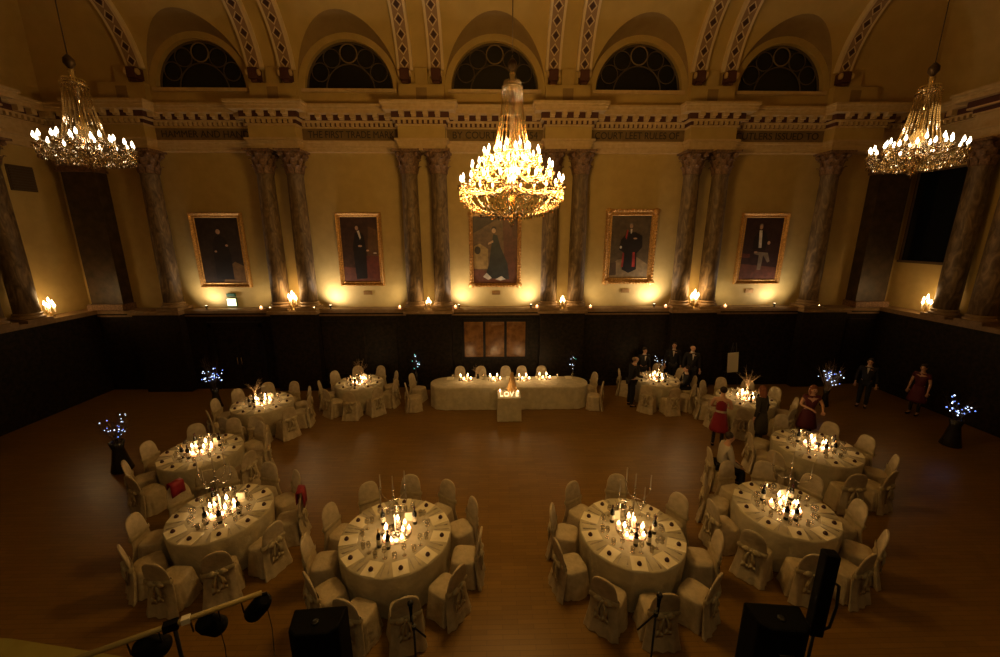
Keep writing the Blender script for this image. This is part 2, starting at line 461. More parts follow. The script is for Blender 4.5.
# attic piers above the cornice, and small sunk panels between the ribs
b = MB()
for i, c in enumerate(BND):
    b.box(c-.72, c+.72, 14.12, D+.01, 9.45, 10.12); b.mi = 1
    b.box(c-.17, c+.17, 14.11, 14.12, 9.66, 10.02); b.mi = 0
    if 1: b.box(c-.2, c+.2, 14.2, D+.01, 10.12, 10.6)
struct(b.build('trim_%d' % k, [M['wall'], M['tunnel']])); k += 1
b = MB()
for c in CEN: b.box(c-1.5, c+1.5, 14.27, D+.01, 9.93, 10.03)
struct(b.build('trim_%d' % k, M['stone'])); k += 1

# ribs of the vault with scrolled corbels
def rib(xc, idx):
    me = bpy.data.meshes.new('vault_rib'); bm = bmesh.new(); uvl = bm.loops.layers.uv.new()
    w = .24; rows = []; L_ = 0; prev = None; n = 26
    for kk in range(n+1):
        t = pi/2*kk/n*.98+.19*(1-kk/n); z = ZS+CB*sin(t); y = D-CA*(1-cos(t))
        nrm = Vector((0, -cos(t)*CB, -sin(t)*CA)).normalized()
        p = Vector((xc, y, z)); 
        if prev is not None: L_ += (p-prev).length
        prev = p.copy()
        pts = [p+nrm*-.02+Vector((-w,0,0)), p+nrm*.16+Vector((-w,0,0)), p+nrm*.16+Vector((w,0,0)), p+nrm*-.02+Vector((w,0,0))]
        rows.append(([bm.verts.new(q) for q in pts], L_))
    for (a, la),(c_, lc) in zip(rows, rows[1:]):
        for j in range(3):
            f = bm.faces.new([a[j],a[j+1],c_[j+1],c_[j]])
            us = {0:(0,0),1:(0,1),2:(1,1)}[j]
            vals = [(us[0],la),(us[1],la),(us[1],lc),(us[0],lc)]
            for lp, uvv in zip(f.loops, vals): lp[uvl].uv = uvv
    bm.faces.new(rows[0][0][::-1])
    bmesh.ops.recalc_face_normals(bm, faces=bm.faces); bm.to_mesh(me); bm.free(); me.materials.append(M['rib'])
    o = bpy.data.objects.new('trim_%d' % idx, me); COL.objects.link(o); struct(o)
    b = MB(); b.box(xc-.15, xc+.15, 13.98, 14.3, 10.2, 10.52); b.box(xc-.1,xc+.1,14.02,14.3,10.12,10.2)
    b.build('corbel', M['recess2'], o, bevel=.02)
    b = MB()
    for sx in (-1,1):
        b.lathe([(.05,-.03),(.09,-.02),(.09,.02),(.05,.03)], n=12, M=T(xc+sx*.18,14.02,10.38)@RY(pi/2))
    b.build('scroll', M['stone'], o)
for c in BND:
    for s_ in (-1,1):
        if abs(c+s_*.49) < 11.6:
            rib(c+s_*.49, k); k += 1

# lunette windows
wi = 1
for c in CEN:
    w_ = struct(empty('window_%d' % wi, (c, D+.2, ZS))); wi += 1
    b = MB(); n = 32
    a_ = [b.bm.verts.new((1.42*cos(pi*i/n), 0, 1.42*sin(pi*i/n))) for i in range(n+1)]; b.face(a_)
    b.box(-1.42,1.42,.03,.04,0,.02); b.build('pane', M['nightglass'], w_)
    b = MB()
    b.tube([(1.38*cos(pi*i/32),-.02,1.38*sin(pi*i/32)) for i in range(33)], .035, 6)
    b.tube([(.78*cos(pi*i/24),-.02,.78*sin(pi*i/24)) for i in range(25)], .022, 6)
    for a in (30,60,120,150): 
        b.tube([(1.08*cos(R(a))+.27*cos(TAU*i/20),-.02,1.08*sin(R(a))+.27*sin(TAU*i/20)) for i in range(21)], .018, 5)
    b.box(-1.4,1.4,-.05,.0,0,.05)
    b.build('tracery', M['tracery'], w_)
    b = MB(); b.tube([(.27*cos(TAU*i/20),-.03,1.08+.27*sin(TAU*i/20)) for i in range(21)], .022, 6); b.build('roundel', M['roundel'], w_)

# ------------------------------------------------------------------ columns
def column_proto():
    r = empty('marble_column', (0,0,0))
    b = MB(); b.box(-.36,.36,-.36,.36,0,.09)
    b.lathe([(.35,.09),(.37,.12),(.35,.16),(.31,.17),(.30,.20),(.325,.22),(.325,.25),(.29,.27)], n=28)
    b.build('column_base', M['ledge'], r)
    b = MB(); b.lathe([(.285,.27),(.285,1.4),(.278,2.6),(.265,3.6),(.252,4.4),(.268,4.42),(.268,4.45)], n=28); b.build('shaft', M['marble'], r)
    b = MB(); z0 = 4.45
    b.lathe([(.25,z0),(.25,z0+.35),(.29,z0+.55),(.36,z0+.66)], n=24)
    for row,(za,h,n,ra) in enumerate(((0,.27,8,.26),(.18,.30,8,.27),(.38,.22,8,.29))):
        for i in range(n):
            a = TAU*(i+.5*row)/n
            pr = [(ra,0,.09),(ra+.02,h*.4,.10),(ra+.045,h*.75,.085),(ra+.10,h*.95,.055),(ra+.13,h*.86,.02)]
            rg = []
            for rad,z,w in pr:
                rg.append([(rad,-w,z0+za+z),(rad+.03,0,z0+za+z),(rad,w,z0+za+z)])
            b.rings(rg,(False,False),False,True,M=RZ(a))
    for i in range(4):
        a = TAU*(i+.5)/4
        b.lathe([(.01,-.05),(.075,-.05),(.075,.05),(.01,.05)], n=10, M=RZ(a)@T(.40,0,z0+.58)@RX(pi/2))
        b.tube([(.27,0,z0+.35),(.31,0,z0+.5),(.38,0,z0+.62)], [.02,.025,.03], M=RZ(a))
    b.prism([(-.42,-.42),(-.38,-.30),(-.38,.30),(-.42,.42),(-.30,.38),(.30,.38),(.42,.42),(.38,.30),(.38,-.30),(.42,-.42),(.30,-.38),(-.30,-.38)], z0+.65, z0+.72)
    b.build('capital', M['capital'], r)
    return r
cp = column_proto()
PAIRN = ['far left','left','left of centre','right of centre','right','far right']
cols = []
for i, c in enumerate(BND):
    for s_ in (-1,1):
        x = c+s_*.482
        if abs(x) > 11.9: continue
        if i in (0,5): lab = 'lone veined marble column at the %s end of the long back wall beside the corner pier' % ('left' if i==0 else 'right')
        else: lab = '%s veined marble column of the %s pair on the back wall ledge' % ('left' if s_<0 else 'right', PAIRN[i])
        cols.append((x, 13.98, lab))
for sg in (-1,1):
    for y, w in ((12.05,'farther'),(11.1,'nearer')):
        cols.append((sg*14.05, y, '%s dark marble column of the pair on the %s side wall' % (w, 'left' if sg<0 else 'right')))
for i,(x,y,lab) in enumerate(cols):
    o = cp if i==0 else copy_tree(cp)
    o.location = (x,y,ZL+.005); tag(o, lab, 'column', 'marble columns along the walls')
# corner piers
for sg in (-1,1):
    p_ = struct(empty('trim_%d' % k, (sg*13.42, 14.08, ZL))); k += 1
    b = MB(); b.box(-.53,.53,-.16,.28,0,4.5)
    b.build('pier', M['darkpier'], p_)
    b = MB(); b.box(-.6,.6,-.28,.28,0,.2); b.box(-.6,.6,-.27,.28,4.5,4.58); b.box(-.62,.62,-.3,.28,5.1,5.18); b.box(-.55,.55,-.24,.28,4.58,5.1)
    for q in range(7): b.ball((-.5+q*.167,-.25,4.75),.09); b.ball((-.5+q*.167,-.27,4.97),.08)
    b.build('pier_capital', M['capital'], p_)

# grille high on the left wall, dark openings on the right wall
g = empty('wall_vent', (-XW+.0,13.2,7.15), 0, 'dark slatted vent grille high on the left side wall', 'vent')
b = MB(); b.box(0,.03,-.36,.36,-.36,.38); b.build('vent_backing', M['recess'], g)
b = MB()
for q in range(9): b.box(.03,.07,-.33,.33,-.33+q*.078,-.30+q*.078)
b.build('slats', M['tracery'], g)
for n_, (y0,y1) in enumerate(((12.68,14.1),(8.9,10.75))):
    w_ = struct(empty('window_%d' % wi, (XW, (y0+y1)/2, 4.6))); wi += 1
    h = (y1-y0)/2
    b = MB(); b.box(-.03,-.005,-h,h,0,2.9); b.build('pane', M['nightglass'], w_)
    b = MB(); b.box(-.08,0,-h-.06,-h,-.06,2.96); b.box(-.08,0,h,h+.06,-.06,2.96); b.box(-.08,0,-h,h,2.9,2.96); b.box(-.12,0,-h-.08,h+.08,-.08,0)
    b.build('window_frame', M['recess'], w_)

# ------------------------------------------------------------------ portraits
def canvas_shapes(mb, idx, polys):
    pass
PCOL = {}
def pm(name, col):
    if name not in PCOL: PCOL[name] = mat('oil_'+name, col, .45, noise=(tuple(c*.6 for c in col), 6, 5))
    return PCOL[name]
def blob(cx, cz, rx, rz, n=14): return [(cx+rx*cos(TAU*i/n), cz+rz*sin(TAU*i/n)) for i in range(n)]
def portrait(x, w, z0, z1, bg, shapes, label, fw=.17, ornate=False, lean=.0):
    r = empty('portrait_painting', (x, D-.03, z0), 0, label, 'painting', 'gilt framed portraits on the back wall')
    h = z1-z0
    Mx = RX(lean)
    mats = [pm(bg[0], bg[1])]; names = [bg[0]]
    b = MB(); hw = w/2-fw
    pts = [(-hw, fw),(hw,fw),(hw,h-fw),(-hw,h-fw)]
    b.face([b.bm.verts.new((px,-.07,pz)) for px,pz in pts])
    b.box(-hw,hw,-.065,-.02,fw,h-fw)
    lay = 0
    for nm, col, poly in shapes:
        if nm not in names: names.append(nm); mats.append(pm(nm,col))
        b.mi = names.index(nm); lay += 1
        W_, H_ = 2*hw, h-2*fw
        b.face([b.bm.verts.new((-hw+px*W_, -.072-.0012*lay, fw+pz*H_)) for px,pz in poly])
    b._xf(b.bm.verts, Mx)
    cv = b.build('canvas', mats, r)
    b = MB()
    prof = [(0,-.02),(0,-.11),(.03,-.15),(.06,-.13),(.09,-.10),(fw-.05,-.085),(fw-.02,-.10),(fw,-.075),(fw,-.02)]
    W2 = w/2
    corners = [(-W2,0,1,1),(W2,0,-1,1),(W2,h,-1,-1),(-W2,h,1,-1)]
    rows = [[(cx+sx*u, v, cz+sz*u) for u,v in prof] for cx,cz,sx,sz in corners]
    rows.append(rows[0])
    b.rings(rows, (False,False), False, False)
    if ornate:
        per = []
        nx, nz = int(w/.11), int(h/.11)
        for i in range(nx+1):
            for zc in (.05,h-.05): per.append((-W2+w*i/nx,zc))
        for i in range(1,nz):
            for xc in (-W2+.05,W2-.05): per.append((xc,h*i/nz))
        for px,pz in per: b.ball((px,-.125,pz), .042+.015*random.random(), 6, 4)
        for cx in (-W2+.08,W2-.08):
            for cz in (.08,h-.08): b.ball((cx,-.12,cz), .12, 8, 5, (1,.5,1))
    b._xf(b.bm.verts, Mx)
    b.build('frame', M['gilt'], r, bevel=.0)
    return r
skin=(.62,.38,.22); face=lambda cx,cz,s: ('flesh',skin,blob(cx,cz,.045*s,.034*s))
def hair(cx,cz,s,c=('hair',(.05,.03,.02))): return (c[0],c[1],blob(cx,cz+.012*s,.05*s,.036*s))
DK=('umber',(.045,.028,.018))
portrait(CEN[0]-.12,1.76,3.68,6.22,DK,[
  ('glow',(.22,.12,.04),[(.45,.0),(1,0),(1,.26),(.8,.33),(.6,.24)]),
  ('coat',(.02,.014,.010),[(.30,.05),(.72,.05),(.72,.45),(.66,.66),(.55,.74),(.42,.72),(.32,.6)]),
  hair(.5,.795,1.2), face(.5,.79,1.15), ('flesh',skin,blob(.66,.58,.035,.018)), ('flesh',skin,blob(.38,.49,.03,.016))],
  'gilt framed dark portrait of a man almost lost in black, far left painting', .17, False, .02)
portrait(CEN[1]-.02,1.55,3.72,6.22,('redumber',(.075,.035,.018)),[
  ('rug',(.17,.06,.035),[(0,0),(1,0),(1,.16),(.7,.2),(0,.24)]),
  ('brown',(.15,.075,.028),[(.68,.35),(1,.35),(1,.8),(.75,.86)]),
  ('tablecloth_red',(.17,.045,.025),[(.66,.06),(1,.04),(1,.40),(.64,.41)]),
  ('coat',(.02,.014,.010),[(.34,.04),(.64,.05),(.66,.5),(.62,.72),(.52,.78),(.38,.76),(.30,.55)]),
  hair(.44,.845,1.0), face(.44,.835,1.0), ('white',(.75,.68,.55),[(.44,.79),(.5,.8),(.54,.69),(.51,.66)]),
  ('flesh',skin,blob(.50,.56,.06,.016)), ('flesh',skin,blob(.70,.49,.04,.014)), ('white',(.75,.68,.55),blob(.9,.45,.05,.012))],
  'gilt framed portrait of a standing man beside a red table, second from left', .15)
portrait(CEN[2]-.01,1.82,3.66,6.24,('warmbrown',(.17,.10,.045)),[
  ('landscape',(.42,.28,.10),[(.02,.22),(.34,.22),(.34,.52),(.15,.6),(.02,.56)]),
  ('rug',(.20,.07,.03),[(0,0),(1,0),(1,.12),(0,.22)]),
  ('curtain',(.14,.05,.025),[(.72,.05),(1,.05),(1,1),(.66,1),(.7,.5)]),
  ('darkpost',(.05,.035,.02),blob(.1,.5,.07,.06)),
  ('darkcurtain',(.06,.035,.02),[(.0,.75),(.4,.9),(.6,1),(0,1)]),
  ('robe',(.035,.04,.035),[(.26,.08),(.82,.06),(.78,.3),(.62,.55),(.55,.72),(.46,.74),(.42,.6),(.36,.3)]),
  ('white',(.75,.68,.55),[(.22,.1),(.34,.05),(.42,.08),(.30,.16)]), ('white',(.75,.68,.55),[(.5,.06),(.62,.04),(.74,.06),(.64,.11)]),
  hair(.47,.80,1.1), face(.47,.79,1.05), ('flesh',skin,[(.34,.58),(.46,.62),(.45,.65),(.34,.61)])],
  'ornate gilt framed portrait of a robed figure behind the central chandelier', .14, True)
portrait(CEN[3]+.05,1.80,3.76,6.34,('umberlight',(.13,.09,.045)),[
  ('floorpaint',(.30,.21,.10),[(0,0),(1,0),(1,.22),(.7,.34),(.2,.3),(0,.18)]),
  ('chairdark',(.09,.055,.03),[(.0,.04),(.18,.05),(.16,.26),(0,.24)]),
  ('coat',(.018,.014,.014),[(.32,.14),(.5,.08),(.70,.14),(.68,.40),(.82,.5),(.80,.68),(.62,.74),(.42,.74),(.26,.62),(.22,.46),(.34,.42)]),
  ('scarlet',(.40,.04,.03),[(.58,.18),(.66,.18),(.64,.42),(.58,.42)]), ('scarlet',(.40,.04,.03),[(.30,.18),(.35,.18),(.36,.4),(.32,.42)]),
  ('scarlet',(.40,.04,.03),[(.36,.66),(.40,.78),(.43,.77),(.40,.62)]),
  hair(.5,.845,.9,('greyhair',(.25,.2,.15))), face(.5,.835,.95), ('white',(.75,.68,.55),[(.48,.79),(.53,.79),(.52,.72),(.49,.72)]),
  ('white',(.75,.68,.55),blob(.26,.50,.03,.022)), ('flesh',skin,blob(.62,.64,.05,.014))],
  'ornate gilt framed portrait of a man in dark robes with red facings, second from right', .22, True, .01)
portrait(CEN[4]+.05,1.66,3.74,6.22,('plum',(.05,.022,.018)),[
  ('rug',(.13,.07,.045),[(0,0),(1,0),(1,.2),(0,.26)]),
  ('tablecloth_red',(.25,.08,.04),[(0,.36),(.22,.36),(.22,.42),(0,.43)]),
  ('coat',(.018,.012,.010),[(.26,.5),(.6,.48),(.66,.62),(.56,.78),(.38,.8),(.28,.7)]),
  ('trousers',(.30,.22,.14),[(.34,.46),(.70,.44),(.78,.30),(.72,.28),(.58,.4),(.56,.16),(.46,.16),(.46,.40),(.32,.42)]),
  hair(.42,.86,1.0,('greyhair',(.25,.2,.15))), face(.42,.85,1.0), ('white',(.75,.68,.55),[(.38,.8),(.46,.8),(.5,.52),(.42,.52)]),
  ('flesh',skin,blob(.68,.6,.04,.03)), ('flesh',skin,blob(.36,.45,.05,.015))],
  'gilt framed portrait of a seated man in pale trousers, far right painting', .17, False, .015)
for x, z, lab in ((CEN[1]+.1,3.46,'second painting from left'),(CEN[2]+.02,3.44,'central painting'),(CEN[3]+.02,3.5,'second painting from right'),(CEN[4]-.1,3.48,'far right painting')):
    b = MB(); b.box(-.15,.15,-.03,0,-.07,.07); b.box(-.12,.12,-.035,-.03,-.045,.045)
    tag(b.build('picture_plaque', M['giltdark'], loc=(x,D-.001,z), bevel=.008), 'small brass plaque on the wall below the '+lab, 'plaque', 'plaques below the portraits')
# sliver of a painting on left side wall
r = empty('portrait_painting', (-XW+.02, 10.0, 3.7), R(90), 'portrait at the left picture edge on the side wall', 'painting', 'side wall portraits')
b = MB(); b.box(-.75,.75,-.06,-.02,.15,2.2); b.build('canvas', pm('plum',(.05,.022,.018)), r)
b = MB()
for q in ((-.9,.9,0,.17),(-.9,.9,2.15,2.32),(-.9,-.73,0,2.32),(.73,.9,0,2.32)): b.box(q[0],q[1],-.1,-.01,q[2],q[3])
b.build('frame', M['giltdark'], r, bevel=.02)
r.rotation_euler = (0,0,R(90))

# ------------------------------------------------------------------ lights helper
def slight(name, loc, aim, power, col, rad, ang, blend=.8):
    l = bpy.data.lights.new(name,'SPOT'); l.energy = power; l.color = col; l.shadow_soft_size = rad; l.spot_size = R(ang); l.spot_blend = blend
    o = bpy.data.objects.new(name, l); COL.objects.link(o); o.location = loc
    o.rotation_euler = (Vector(aim)-Vector(loc)).to_track_quat('-Z','Y').to_euler(); return o
def plight(name, loc, power, col=(1,.58,.22), rad=.05):
    l = bpy.data.lights.new(name,'POINT'); l.energy = power; l.color = col; l.shadow_soft_size = rad
    o = bpy.data.objects.new(name, l); COL.objects.link(o); o.location = loc; return o
WARM = (1,.55,.145)
UPC = (1,.84,.72)
CAND = (1,.60,.25)
P_CH, P_SIDE_L, P_SIDE_R, P_UP, P_TAB = 580, 3, 15, 46, 3.3

# ledge uplights
for x, pw, lab in ((-10.1,.9,'far left painting'),(-5.8,1.4,'second painting from left'),(-1.3,.9,'left corner of the central painting'),(1.25,1.0,'right corner of the central painting'),(5.65,1.45,'second painting from right'),(10.0,.9,'far right painting')):
    c_ = min(CEN, key=lambda q: abs(q-x))
    r = empty('ledge_uplight', (x, 13.97, ZL+.005), 0, 'small glowing uplight on the ledge below the '+lab, 'light', 'uplights on the back ledge'); r.scale = (.65,.65,.65)
    b = MB(); b.lathe([(.06,0),(.06,.02),(.03,.03),(.03,.09),(.075,.11),(.085,.2),(.08,.2),(.07,.12)], n=14, caps=(True,False)); b.build('lamp_housing', M['steel'], r)
    b = MB(); b.lathe([(.07,.175),(.05,.20),(.001,.205)], n=14); b.build('lens', M['lampglass'], r)
    slight('uplight_source', (x, 13.90, ZL+.22), (x+(.25 if x<c_ else -.25), 14.35, ZL+.95), P_UP*pw, UPC, .05, 165, 1.0)

# soft light washing the wall from the column feet on the ledge
for c in CEN:
    for s_ in (-1,1):
        slight('ledge_wash', (c+s_*1.45, 13.72, ZL+.22), (c-s_*.2, 14.35, ZL+1.5), 34 if abs(c)<9 else 26, (1,.76,.50), .06, 150, 1.0)
# unseen fill spots behind the camera, added to light the near chair sides
for x in (-5.5, 0, 5.5):
    slight('gallery_fill', (x, -1.0, 8.2), (x*.8, 5.0, 0), 90, (1,.68,.27), .35, 95, 1.0)
# exit sign
r = empty('exit_sign', (-9.4, D-.02, 3.1), 0, 'small lit emergency sign on the wall below the far left painting', 'sign')
b = MB(); b.box(-.15,.15,-.07,.01,.24,.36); b.box(-.17,.17,-.06,.0,-.12,.2); b.build('housing', M['exitgreen'], r, bevel=.01)
b = MB(); b.box(-.15,.15,-.07,-.06,-.08,.17); b.build('lit_panel', M['exitlit'], r)

# ------------------------------------------------------------------ candles
def flame(b, x, y, z, s=1): b.lathe([(.002*s,0),(.011*s,.012*s),(.012*s,.022*s),(.006*s,.042*s),(.001,.058*s)], (x,y,z), 8)
def ledge_candelabrum(loc, rz, lab, s=1.0, n=5, power=6):
    r = empty('ledge_candelabrum', loc, rz, lab, 'candelabrum', 'lit candelabra on the ledges')
    b = MB(); b.lathe([(.085*s,0),(.08*s,.02*s),(.03*s,.04*s),(.02*s,.1*s),(.03*s,.13*s),(.015*s,.16*s),(.015*s,.24*s),(.03*s,.26*s)], n=14); b.build('stem', M['brass'], r)
    spots = [(0,0,.30)] + [(.092*cos(TAU*i/(n-1)+.4), .092*sin(TAU*i/(n-1)+.4), .14+.07*(i%2)) for i in range(n-1)]
    for i,(x,y,z) in enumerate(spots):
        b = MB()
        if i: b.tube([(0,0,.15*s),(x*.5*s,y*.5*s,.10*s),(x*s,y*s,(z-.07)*s),(x*s,y*s,z*s)], .008*s)
        b.lathe([(.008*s,z*s-.01),(.035*s,z*s),(.02*s,z*s+.02)], (x*s,y*s,0), 10)
        a = b.build('arm', M['brass'], r)
        b = MB(); b.lathe([(.013*s,0),(.013*s,.13*s),(.004*s,.135*s)], (x*s,y*s,z*s+.01), 8); b.build('candle', M['wax'], a)
        b = MB(); flame(b, x*s, y*s, z*s+.145*s, 2.5*s); b.build('flame', M['flame'], a)
    plight('candelabrum_glow', (loc[0]-(.22 if loc[0]>12 else (-.22 if loc[0]<-12 else 0)), loc[1]-(.24 if abs(loc[0])<12 else 0), loc[2]+.5*s), power*2.0, CAND, .2)
    return r
lc = [((BND[1], 13.80, ZL+.005), 1.15, 8, 'left pair of columns'), ((BND[2],13.80,ZL+.005), .72, 3.0, 'column pair left of centre'),
      ((BND[3],13.80,ZL+.005), .8, 3.4, 'column pair right of centre'), ((BND[4]-.02,13.80,ZL+.005), 1.15, 9, 'right pair of columns')]
for loc, s_, pw, lab in lc: ledge_candelabrum(loc, 0, 'lit candelabrum on the back ledge between the '+lab, s_, 7 if s_>1 else 5, pw)
ledge_candelabrum((-14.0,12.65,ZL+.005), 0, 'lit candelabrum on the left side wall ledge', 1.1, 6, 5)
ledge_candelabrum((14.05,12.62,ZL+.005), 0, 'lit candelabrum on the right side wall ledge', 1.1, 6, 4)
# tealights along the ledge
def tealight_proto():
    r = empty('tealight_holder', (0,0,0))
    b = MB(); b.lathe([(.030,0),(.042,.02),(.045,.07),(.042,.07),(.038,.02),(.001,.012)], n=12, caps=(True,False)); b.build('votive_glass', M['votive'], r)
    b = MB(); b.lathe([(.034,.012),(.034,.03),(.003,.032)], n=12); w_ = b.build('tealight', M['wax'], r)
    b = MB(); flame(b,0,0,.032,1.2); b.build('flame', M['flame'], w_)
    return r
tl = tealight_proto(); first = True
for x, lab in ((-11.35,'below the lone column at the far left'),(-8.2,'just left of the left column pair'),(-7.75,'at the left foot of the left column pair'),(-6.25,'just right of the left column pair'),
      (-3.38,'at the left foot of the column pair left of centre'),(-1.42,'at the right foot of the column pair left of centre'),(1.46,'at the left foot of the column pair right of centre'),
      (3.36,'at the right foot of the column pair right of centre'),(6.05,'at the left foot of the right column pair'),(8.2,'just right of the right column pair'),(11.4,'below the lone column at the far right')):
    o = tl if first else copy_tree(tl); first = False
    c = min(BND, key=lambda q: abs(q-x))
    yy = 13.7 if abs(x-c) < .78 else 13.93
    if abs(x-c)<.76: yy = 13.68
    o.location = (x, yy, ZL+.006); o.scale = (1.15,)*3
    tag(o, 'votive tealight on the ledge '+lab, 'tealight', 'tealights along the back ledge')

# ------------------------------------------------------------------ chandeliers
def chandelier(name, loc, tiers, ztop, rneck, rbell, zb, label, chain_top, power, swags=24, big=True):
    """tiers: (radius, z of the candle base, number)"""
    r = empty('crystal_chandelier', loc, 0, label, 'chandelier', 'crystal chandeliers')
    R0, Z0, n0 = tiers[0]
    b = MB(); b.lathe([(.02,ztop+.25),(.05,ztop+.2),(.03,ztop+.12),(.09,ztop+.06),(.11,ztop),(.05,ztop-.05),(.035,Z0+.4),(.12,Z0+.25),(.06,Z0+.1),(.16,Z0-.05),(.08,Z0-.2),(.03,zb+.05),(.05,zb)], n=18)
    b.build('stem', M['crystal'], r)
    b = MB(); b.tube([(0,0,ztop+.24),(0,0,chain_top)], .009, 6)
    b.lathe([(.02,ztop+.42),(.07,ztop+.36),(.075,ztop+.30),(.02,ztop+.22)], n=12); b.build('suspension_rod', M['oldbronze'], r)
    # crown
    b = MB()
    b.lathe([(rneck,ztop),(rneck+.015,ztop+.015),(rneck,ztop+.03)], n=24, caps=(False,False))
    for i in range(24):
        a = TAU*i/24
        b.octa((rneck*.8*cos(a), rneck*.8*sin(a), ztop+.07), .018,.035); b.octa((rneck*cos(a), rneck*sin(a), ztop-.02), .016,.03)
    b.build('crown', M['crystal'], r)
    # bell of bead strands from the crown to the tiers
    ns = 22
    zlow = tiers[-1][1]+.05
    for i in range(ns):
        a = TAU*i/ns; b = MB(); m_ = 34 if big else 26
        for q in range(m_+1):
            f = q/m_; rr = rneck+(rbell-rneck)*(f**1.8); z = ztop+(zlow-ztop)*f
            b.octa((rr*cos(a), rr*sin(a), z), .0085+.003*f, .021)
        b.build('bead_strand', M['crystal'], r)
    # arms
    for ti,(rad, z, n) in enumerate(tiers):
        for i in range(n):
            a = TAU*(i+.5*ti)/n+.07; ca, sa = cos(a), sin(a)
            b = MB(); b.tube([(rad*.15*ca,rad*.15*sa,z-.02),(rad*.5*ca,rad*.5*sa,z-.14),(rad*.85*ca,rad*.85*sa,z-.12),(rad*ca,rad*sa,z-.03)], .009, 6)
            b.lathe([(.012,-.04),(.05,-.015),(.055,0),(.02,.0)], (rad*ca,rad*sa,z), 12)
            arm = b.build('arm', M['crystal'], r)
            b = MB(); b.lathe([(.013,0),(.013,.06),(.008,.065)], (rad*ca,rad*sa,z), 8); b.build('candle_sleeve', M['sleeve'], arm)
            b = MB(); b.lathe([(.006,0),(.018,.018),(.021,.038),(.011,.07),(.001,.095)], (rad*ca,rad*sa,z+.065), 8); b.build('candle_bulb', M['bulb'], arm)
            b = MB()
            for q in range(6): 
                aa = TAU*q/6; b.octa((rad*ca+.05*cos(aa),rad*sa+.05*sin(aa),z-.05), .009,.03)
            b.octa((rad*ca,rad*sa,z-.10), .016,.035)
            b.build('pendant_drops', M['crystal'], arm)
            b = MB(); a1 = a+TAU/n
            for q in range(0,13):
                f = q/12; aa = a+(a1-a)*f; dz = .13*4*f*(1-f)
                b.octa((rad*cos(aa), rad*sin(aa), z-.03-dz), .0095,.016)
            b.build('bead_swag', M['crystal'], arm)
    # swags between the outer arms and basket below
    b = MB()
    for ti,(rad,z,n) in enumerate(tiers):
        for i in range(0):
            a0 = a1 = 0
            for q in range(1,12):
                f = q/12; a = a0+(a1-a0)*f; dz = .13*4*f*(1-f)
                b.octa((rad*cos(a), rad*sin(a), z-.03-dz), .0095,.016)
    b = MB(); nb = 30
    for i in range(nb):
        a = TAU*i/nb
        for q in range(22):
            f = q/21; rr = R0*(.98*cos(f*pi/2)**.75+.05) ; z = (Z0-.12) + (zb+.12-(Z0-.12))*sin(f*pi/2)
            b.octa((rr*cos(a), rr*sin(a), z), .0105,.018)
    for ring in range(5):
        f = .12+ring*.18; rr = R0*(.98*cos(f*pi/2)**.75+.05); z = (Z0-.12)+(zb+.12-(Z0-.12))*sin(f*pi/2)
        nn = int(60*rr/R0)+10
        for q in range(nn): b.octa((rr*cos(TAU*q/nn), rr*sin(TAU*q/nn), z-.045), .010,.035)
    b.octa((0,0,zb-.02), .035,.06)
    b.build('crystal_basket', M['crystal'], r)
    nl = 6
    for i in range(nl):
        a = TAU*i/nl; rr = R0*.62
        plight('chandelier_glow', (loc[0]+rr*cos(a), loc[1]+rr*sin(a), loc[2]+Z0+.35), power/nl, WARM, .22)
    return r
chandelier('c', (.21,7.0,0), [(.84,6.28,20),(.66,6.50,16),(.45,6.72,12),(.26,6.80,8)], 7.74, .155, .29, 5.68,
  'largest brightest crystal chandelier hanging at the centre of the hall', ZS+CB, P_CH)
chandelier('l', (-6.56,7.0,0), [(.56,6.84,16),(.34,6.92,8)], 7.74, .155, .27, 6.52,
  'dimmer crystal chandelier hanging at the left end of the hall', ZS+CB, P_SIDE_L, big=False)
chandelier('r', (6.92,7.0,0), [(.58,6.80,18),(.38,6.90,10)], 7.72, .155, .27, 6.46,
  'crystal chandelier hanging at the right end of the hall', ZS+CB, P_SIDE_R, big=False)

